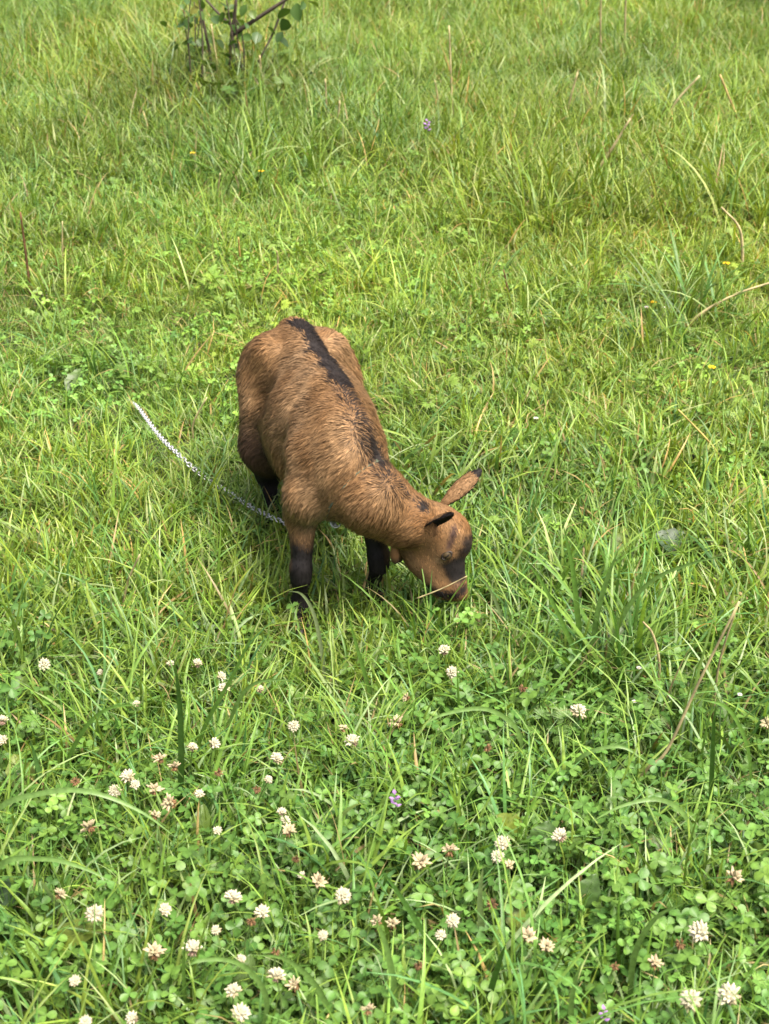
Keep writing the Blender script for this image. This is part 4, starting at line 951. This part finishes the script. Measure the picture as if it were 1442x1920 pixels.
for a in (
 ((48, 1482), (26, 1412), 50, YL, 'bright yellow green lobed leaf standing at the left edge'),
 ((70, 1778), (204, 1728), 48, (.17, .235, .03), 'big yellow green leaf lying at the lower left'),
 ((968, 1572), (936, 1528), 56, YL, 'light green leaf right of the clover trio, beside a larger rounded leaf'),
 ((1012, 1600), (1030, 1540), 58, ML, 'larger rounded leaf under the single round white clover head'),
 ((974, 1748), (952, 1674), 38, (.18, .25, .03), 'upright pointed yellow green leaf in the right foreground'),
 ((374, 1572), (382, 1508), 36, (.13, .215, .035), 'oval leaf in the left foreground right of the pinkish clover head'),
 ((-25, 1700), (46, 1655), 58, GL_, 'pale folded leaf cut by the left edge'),
 ((1238, 1645), (1224, 1562), 46, (.12, .2, .035), 'upright green leaf right of the single round white clover head'),
 ((1292, 1038), (1228, 1000), 62, GL_, 'round grey green leaf right of the tall tuft'),
 ((1150, 1050), (1174, 982), 36, (.14, .215, .03), 'curled yellow green leaf behind the tall tuft'),
 ((1132, 1222), (1188, 1158), 30, (.11, .2, .035), 'slanting pointed leaf below the tall tuft'),
 ((130, 735), (150, 688), 30, (.10, .18, .035), 'broad leaf in the grass left of the chain end'),
 ((34, 1322), (46, 1238), 24, (.12, .2, .035), 'narrow upright leaf near the round white clover head at the left edge'),
 ((1090, 1700), (1118, 1640), 44, ML, 'rounded leaf in the right foreground below the single clover head'),
 ((1390, 1610), (1436, 1590), 40, (.13, .215, .035), 'leaf at the right edge above the large cream clover head'),
 ((455, 1860), (470, 1790), 40, (.11, .19, .04), 'leaf behind the white clover head near the bottom edge'),
 ((1150, 640), (1185, 615), 24, ML, 'broad leaf in the far grass right of the goat rump'),
): broad_leaf(*a)

# ------------------------------------------------------------------ sapling at the back and two shrubs added beyond for their shade
def leaf_mesh(name, col, seed):
    mb = MB(); leaflet(mb, np.zeros(3), np.array([1., 0, -.1]), np.array([0, 0, 1.]), 1, .78, np.array(col), 'broad', .25); return mb.mesh(name, M_LEAF)
SAP_LEAVES = [leaf_mesh('leaf', c, i) for i, c in enumerate(((.05, .10, .016), (.085, .14, .022), (.04, .085, .018), (.14, .15, .025)))]
M_BARK = solid_mat('bark', None, rough=.9, noise=.35, nscale=40)
def put_leaf(parent, o, p, L, r, k=None):
    lf = link('leaf', SAP_LEAVES[r.choice([0, 0, 1, 1, 2, 3]) if k is None else k], parent, tuple(p - o)); lf.scale = (L,) * 3; lf.rotation_euler = (r.normal(0, .5), r.uniform(.1, 1.0), r.uniform(0, 6.28))
def make_sapling():
    r = np.random.default_rng(77); base = P(428, 205, Z=0); o = base; Y = base[1]; root = empty('sapling', tuple(o))
    pp = lambda x, y, dy=0: P(x, y, Y=Y + dy)
    limbs = [('trunk', [base, pp(432, 130), pp(434, 68), pp(441, 20), pp(446, -60), pp(440, -180)], .008, .006),
             ('branch', [pp(433, 68), pp(480, 36, -.03), pp(535, 0, -.06), pp(600, -45, -.1), pp(660, -110, -.15)], .009, .005),
             ('branch', [pp(545, -30, .02), pp(515, 55, -.03), pp(495, 95, -.05), pp(480, 125, -.05)], .005, .003),
             ('branch', [pp(436, 50), pp(405, 20, .1), pp(370, -20, .2), pp(330, -70, .25)], .006, .003),
             ('branch', [base + np.array([-.06, .05, 0]), pp(395, 110, .05), pp(380, 30, .05), pp(372, -60, .05)], .008, .004)]
    for k in range(9):
        x = r.uniform(350, 480); y0_ = r.uniform(120, 200); dy = r.uniform(-.15, .25); xx = x + r.normal(0, 18); yt = r.uniform(-30, 40)
        b_ = P(x, y0_, Y=Y + dy); b_[2] = 0; limbs.append(('branch', [b_, pp((x + xx) / 2 + r.normal(0, 6), (y0_ + yt) / 2, dy), pp(xx, yt, dy)], .004, .002))
    for nm, pts, r0, r1 in limbs:
        c = catmull(pts, 5); mb = MB(); tube(mb, c - o, np.linspace(r0, r1, len(c)), np.array([.05, .038, .025]), 7); mb.build(nm, M_BARK, root)
        for _ in range(26 if r0 > .0045 else 9):
            q = c[r.integers(max(1, len(c) // 3), len(c))]; put_leaf(root, o, q + r.normal(0, .045, 3), r.uniform(.028, .048), r, r.choice([0, 0, 1, 2])) if q[2] > (.12 if r0 < .0045 else .5) else None
    for x, y, dy, L, k in ((483, 60, -.04, .07, 2), (500, 50, -.04, .06, 0), (520, 70, -.05, .075, 2), (530, 60, -.05, .06, 2), (545, 18, -.08, .08, 0), (556, 6, -.08, .09, 0), (540, 38, -.06, .08, 2), (575, 2, -.1, .08, 1), (530, 98, -.03, .08, 1), (508, 90, -.03, .05, 1),
                           (428, 38, -.02, .06, 2), (422, 22, -.02, .06, 0), (365, 8, .0, .06, 3), (372, 14, .0, .05, 3), (425, 8, .0, .05, 3), (415, 100, -.02, .07, 2), (398, 120, .0, .07, 0), (436, 92, -.03, .05, 1), (388, 60, .02, .06, 1), (405, 75, .02, .06, 0), (420, 140, .0, .07, 0), (395, 145, .0, .06, 2), (470, 20, -.03, .05, 1), (380, 90, .05, .06, 0), (400, 30, .03, .06, 2)):
        put_leaf(root, o, pp(x, y, dy), L * .78, r, k)
    tag(root, 'leafy sapling with dark branches reaching in at the top edge', 'sapling')
make_sapling()
def make_shade_bush(o, R, Hh, seed, label):
    r = np.random.default_rng(seed); o = np.array(o); root = empty('shade_bush', tuple(o)); tb = MB()
    for k in range(7):
        a = r.uniform(0, 6.28); e = np.array([math.cos(a) * R * .6, math.sin(a) * R * .6, Hh * r.uniform(.6, .95)]); tube(tb, catmull([(0, 0, 0), e * .4 + np.array([0, 0, .1]), e], 4), np.linspace(.03, .008, 9), (.05, .038, .026), 6)
    tb.build('trunk', M_BARK, root); cb = MB()
    for k in range(90):
        d = unit(r.normal(0, 1, 3)); cl = np.array([0, 0, Hh * .52]) + d * np.array([R, R, Hh * .5]) * r.uniform(.45, 1.0)
        if cl[2] < .05: cl[2] = r.uniform(.05, .3)
        g = r.random(); c = (np.array([.04, .085, .02]) * (1 - g) + np.array([.075, .14, .03]) * g)
        for _ in range(38):
            p = cl + r.normal(0, .11, 3); p[2] = max(p[2], .02); az = r.uniform(0, 6.28); leaflet(cb, p, unit([math.cos(az), math.sin(az), r.normal(-.2, .4)]), unit(r.normal(0, .5, 3) + np.array([0, 0, 1])), r.uniform(.04, .07), r.uniform(.025, .04), c * r.uniform(.8, 1.2), 'oval', .2)
    cb.build('crown', M_LEAF, root); tag(root, label, 'shade_bush')
make_shade_bush((2.55, 8.35, 0), .85, 2.0, 5, 'dark leafy shrub added to darken the top right corner, lowest twigs in view')  # added so that the far right corner turns dark
make_shade_bush((.75, 10.1, 0), 1.1, 2.4, 6, 'unseen leafy shrub added beyond the top edge to shade the far grass')  # out of view, added to shade the far edge
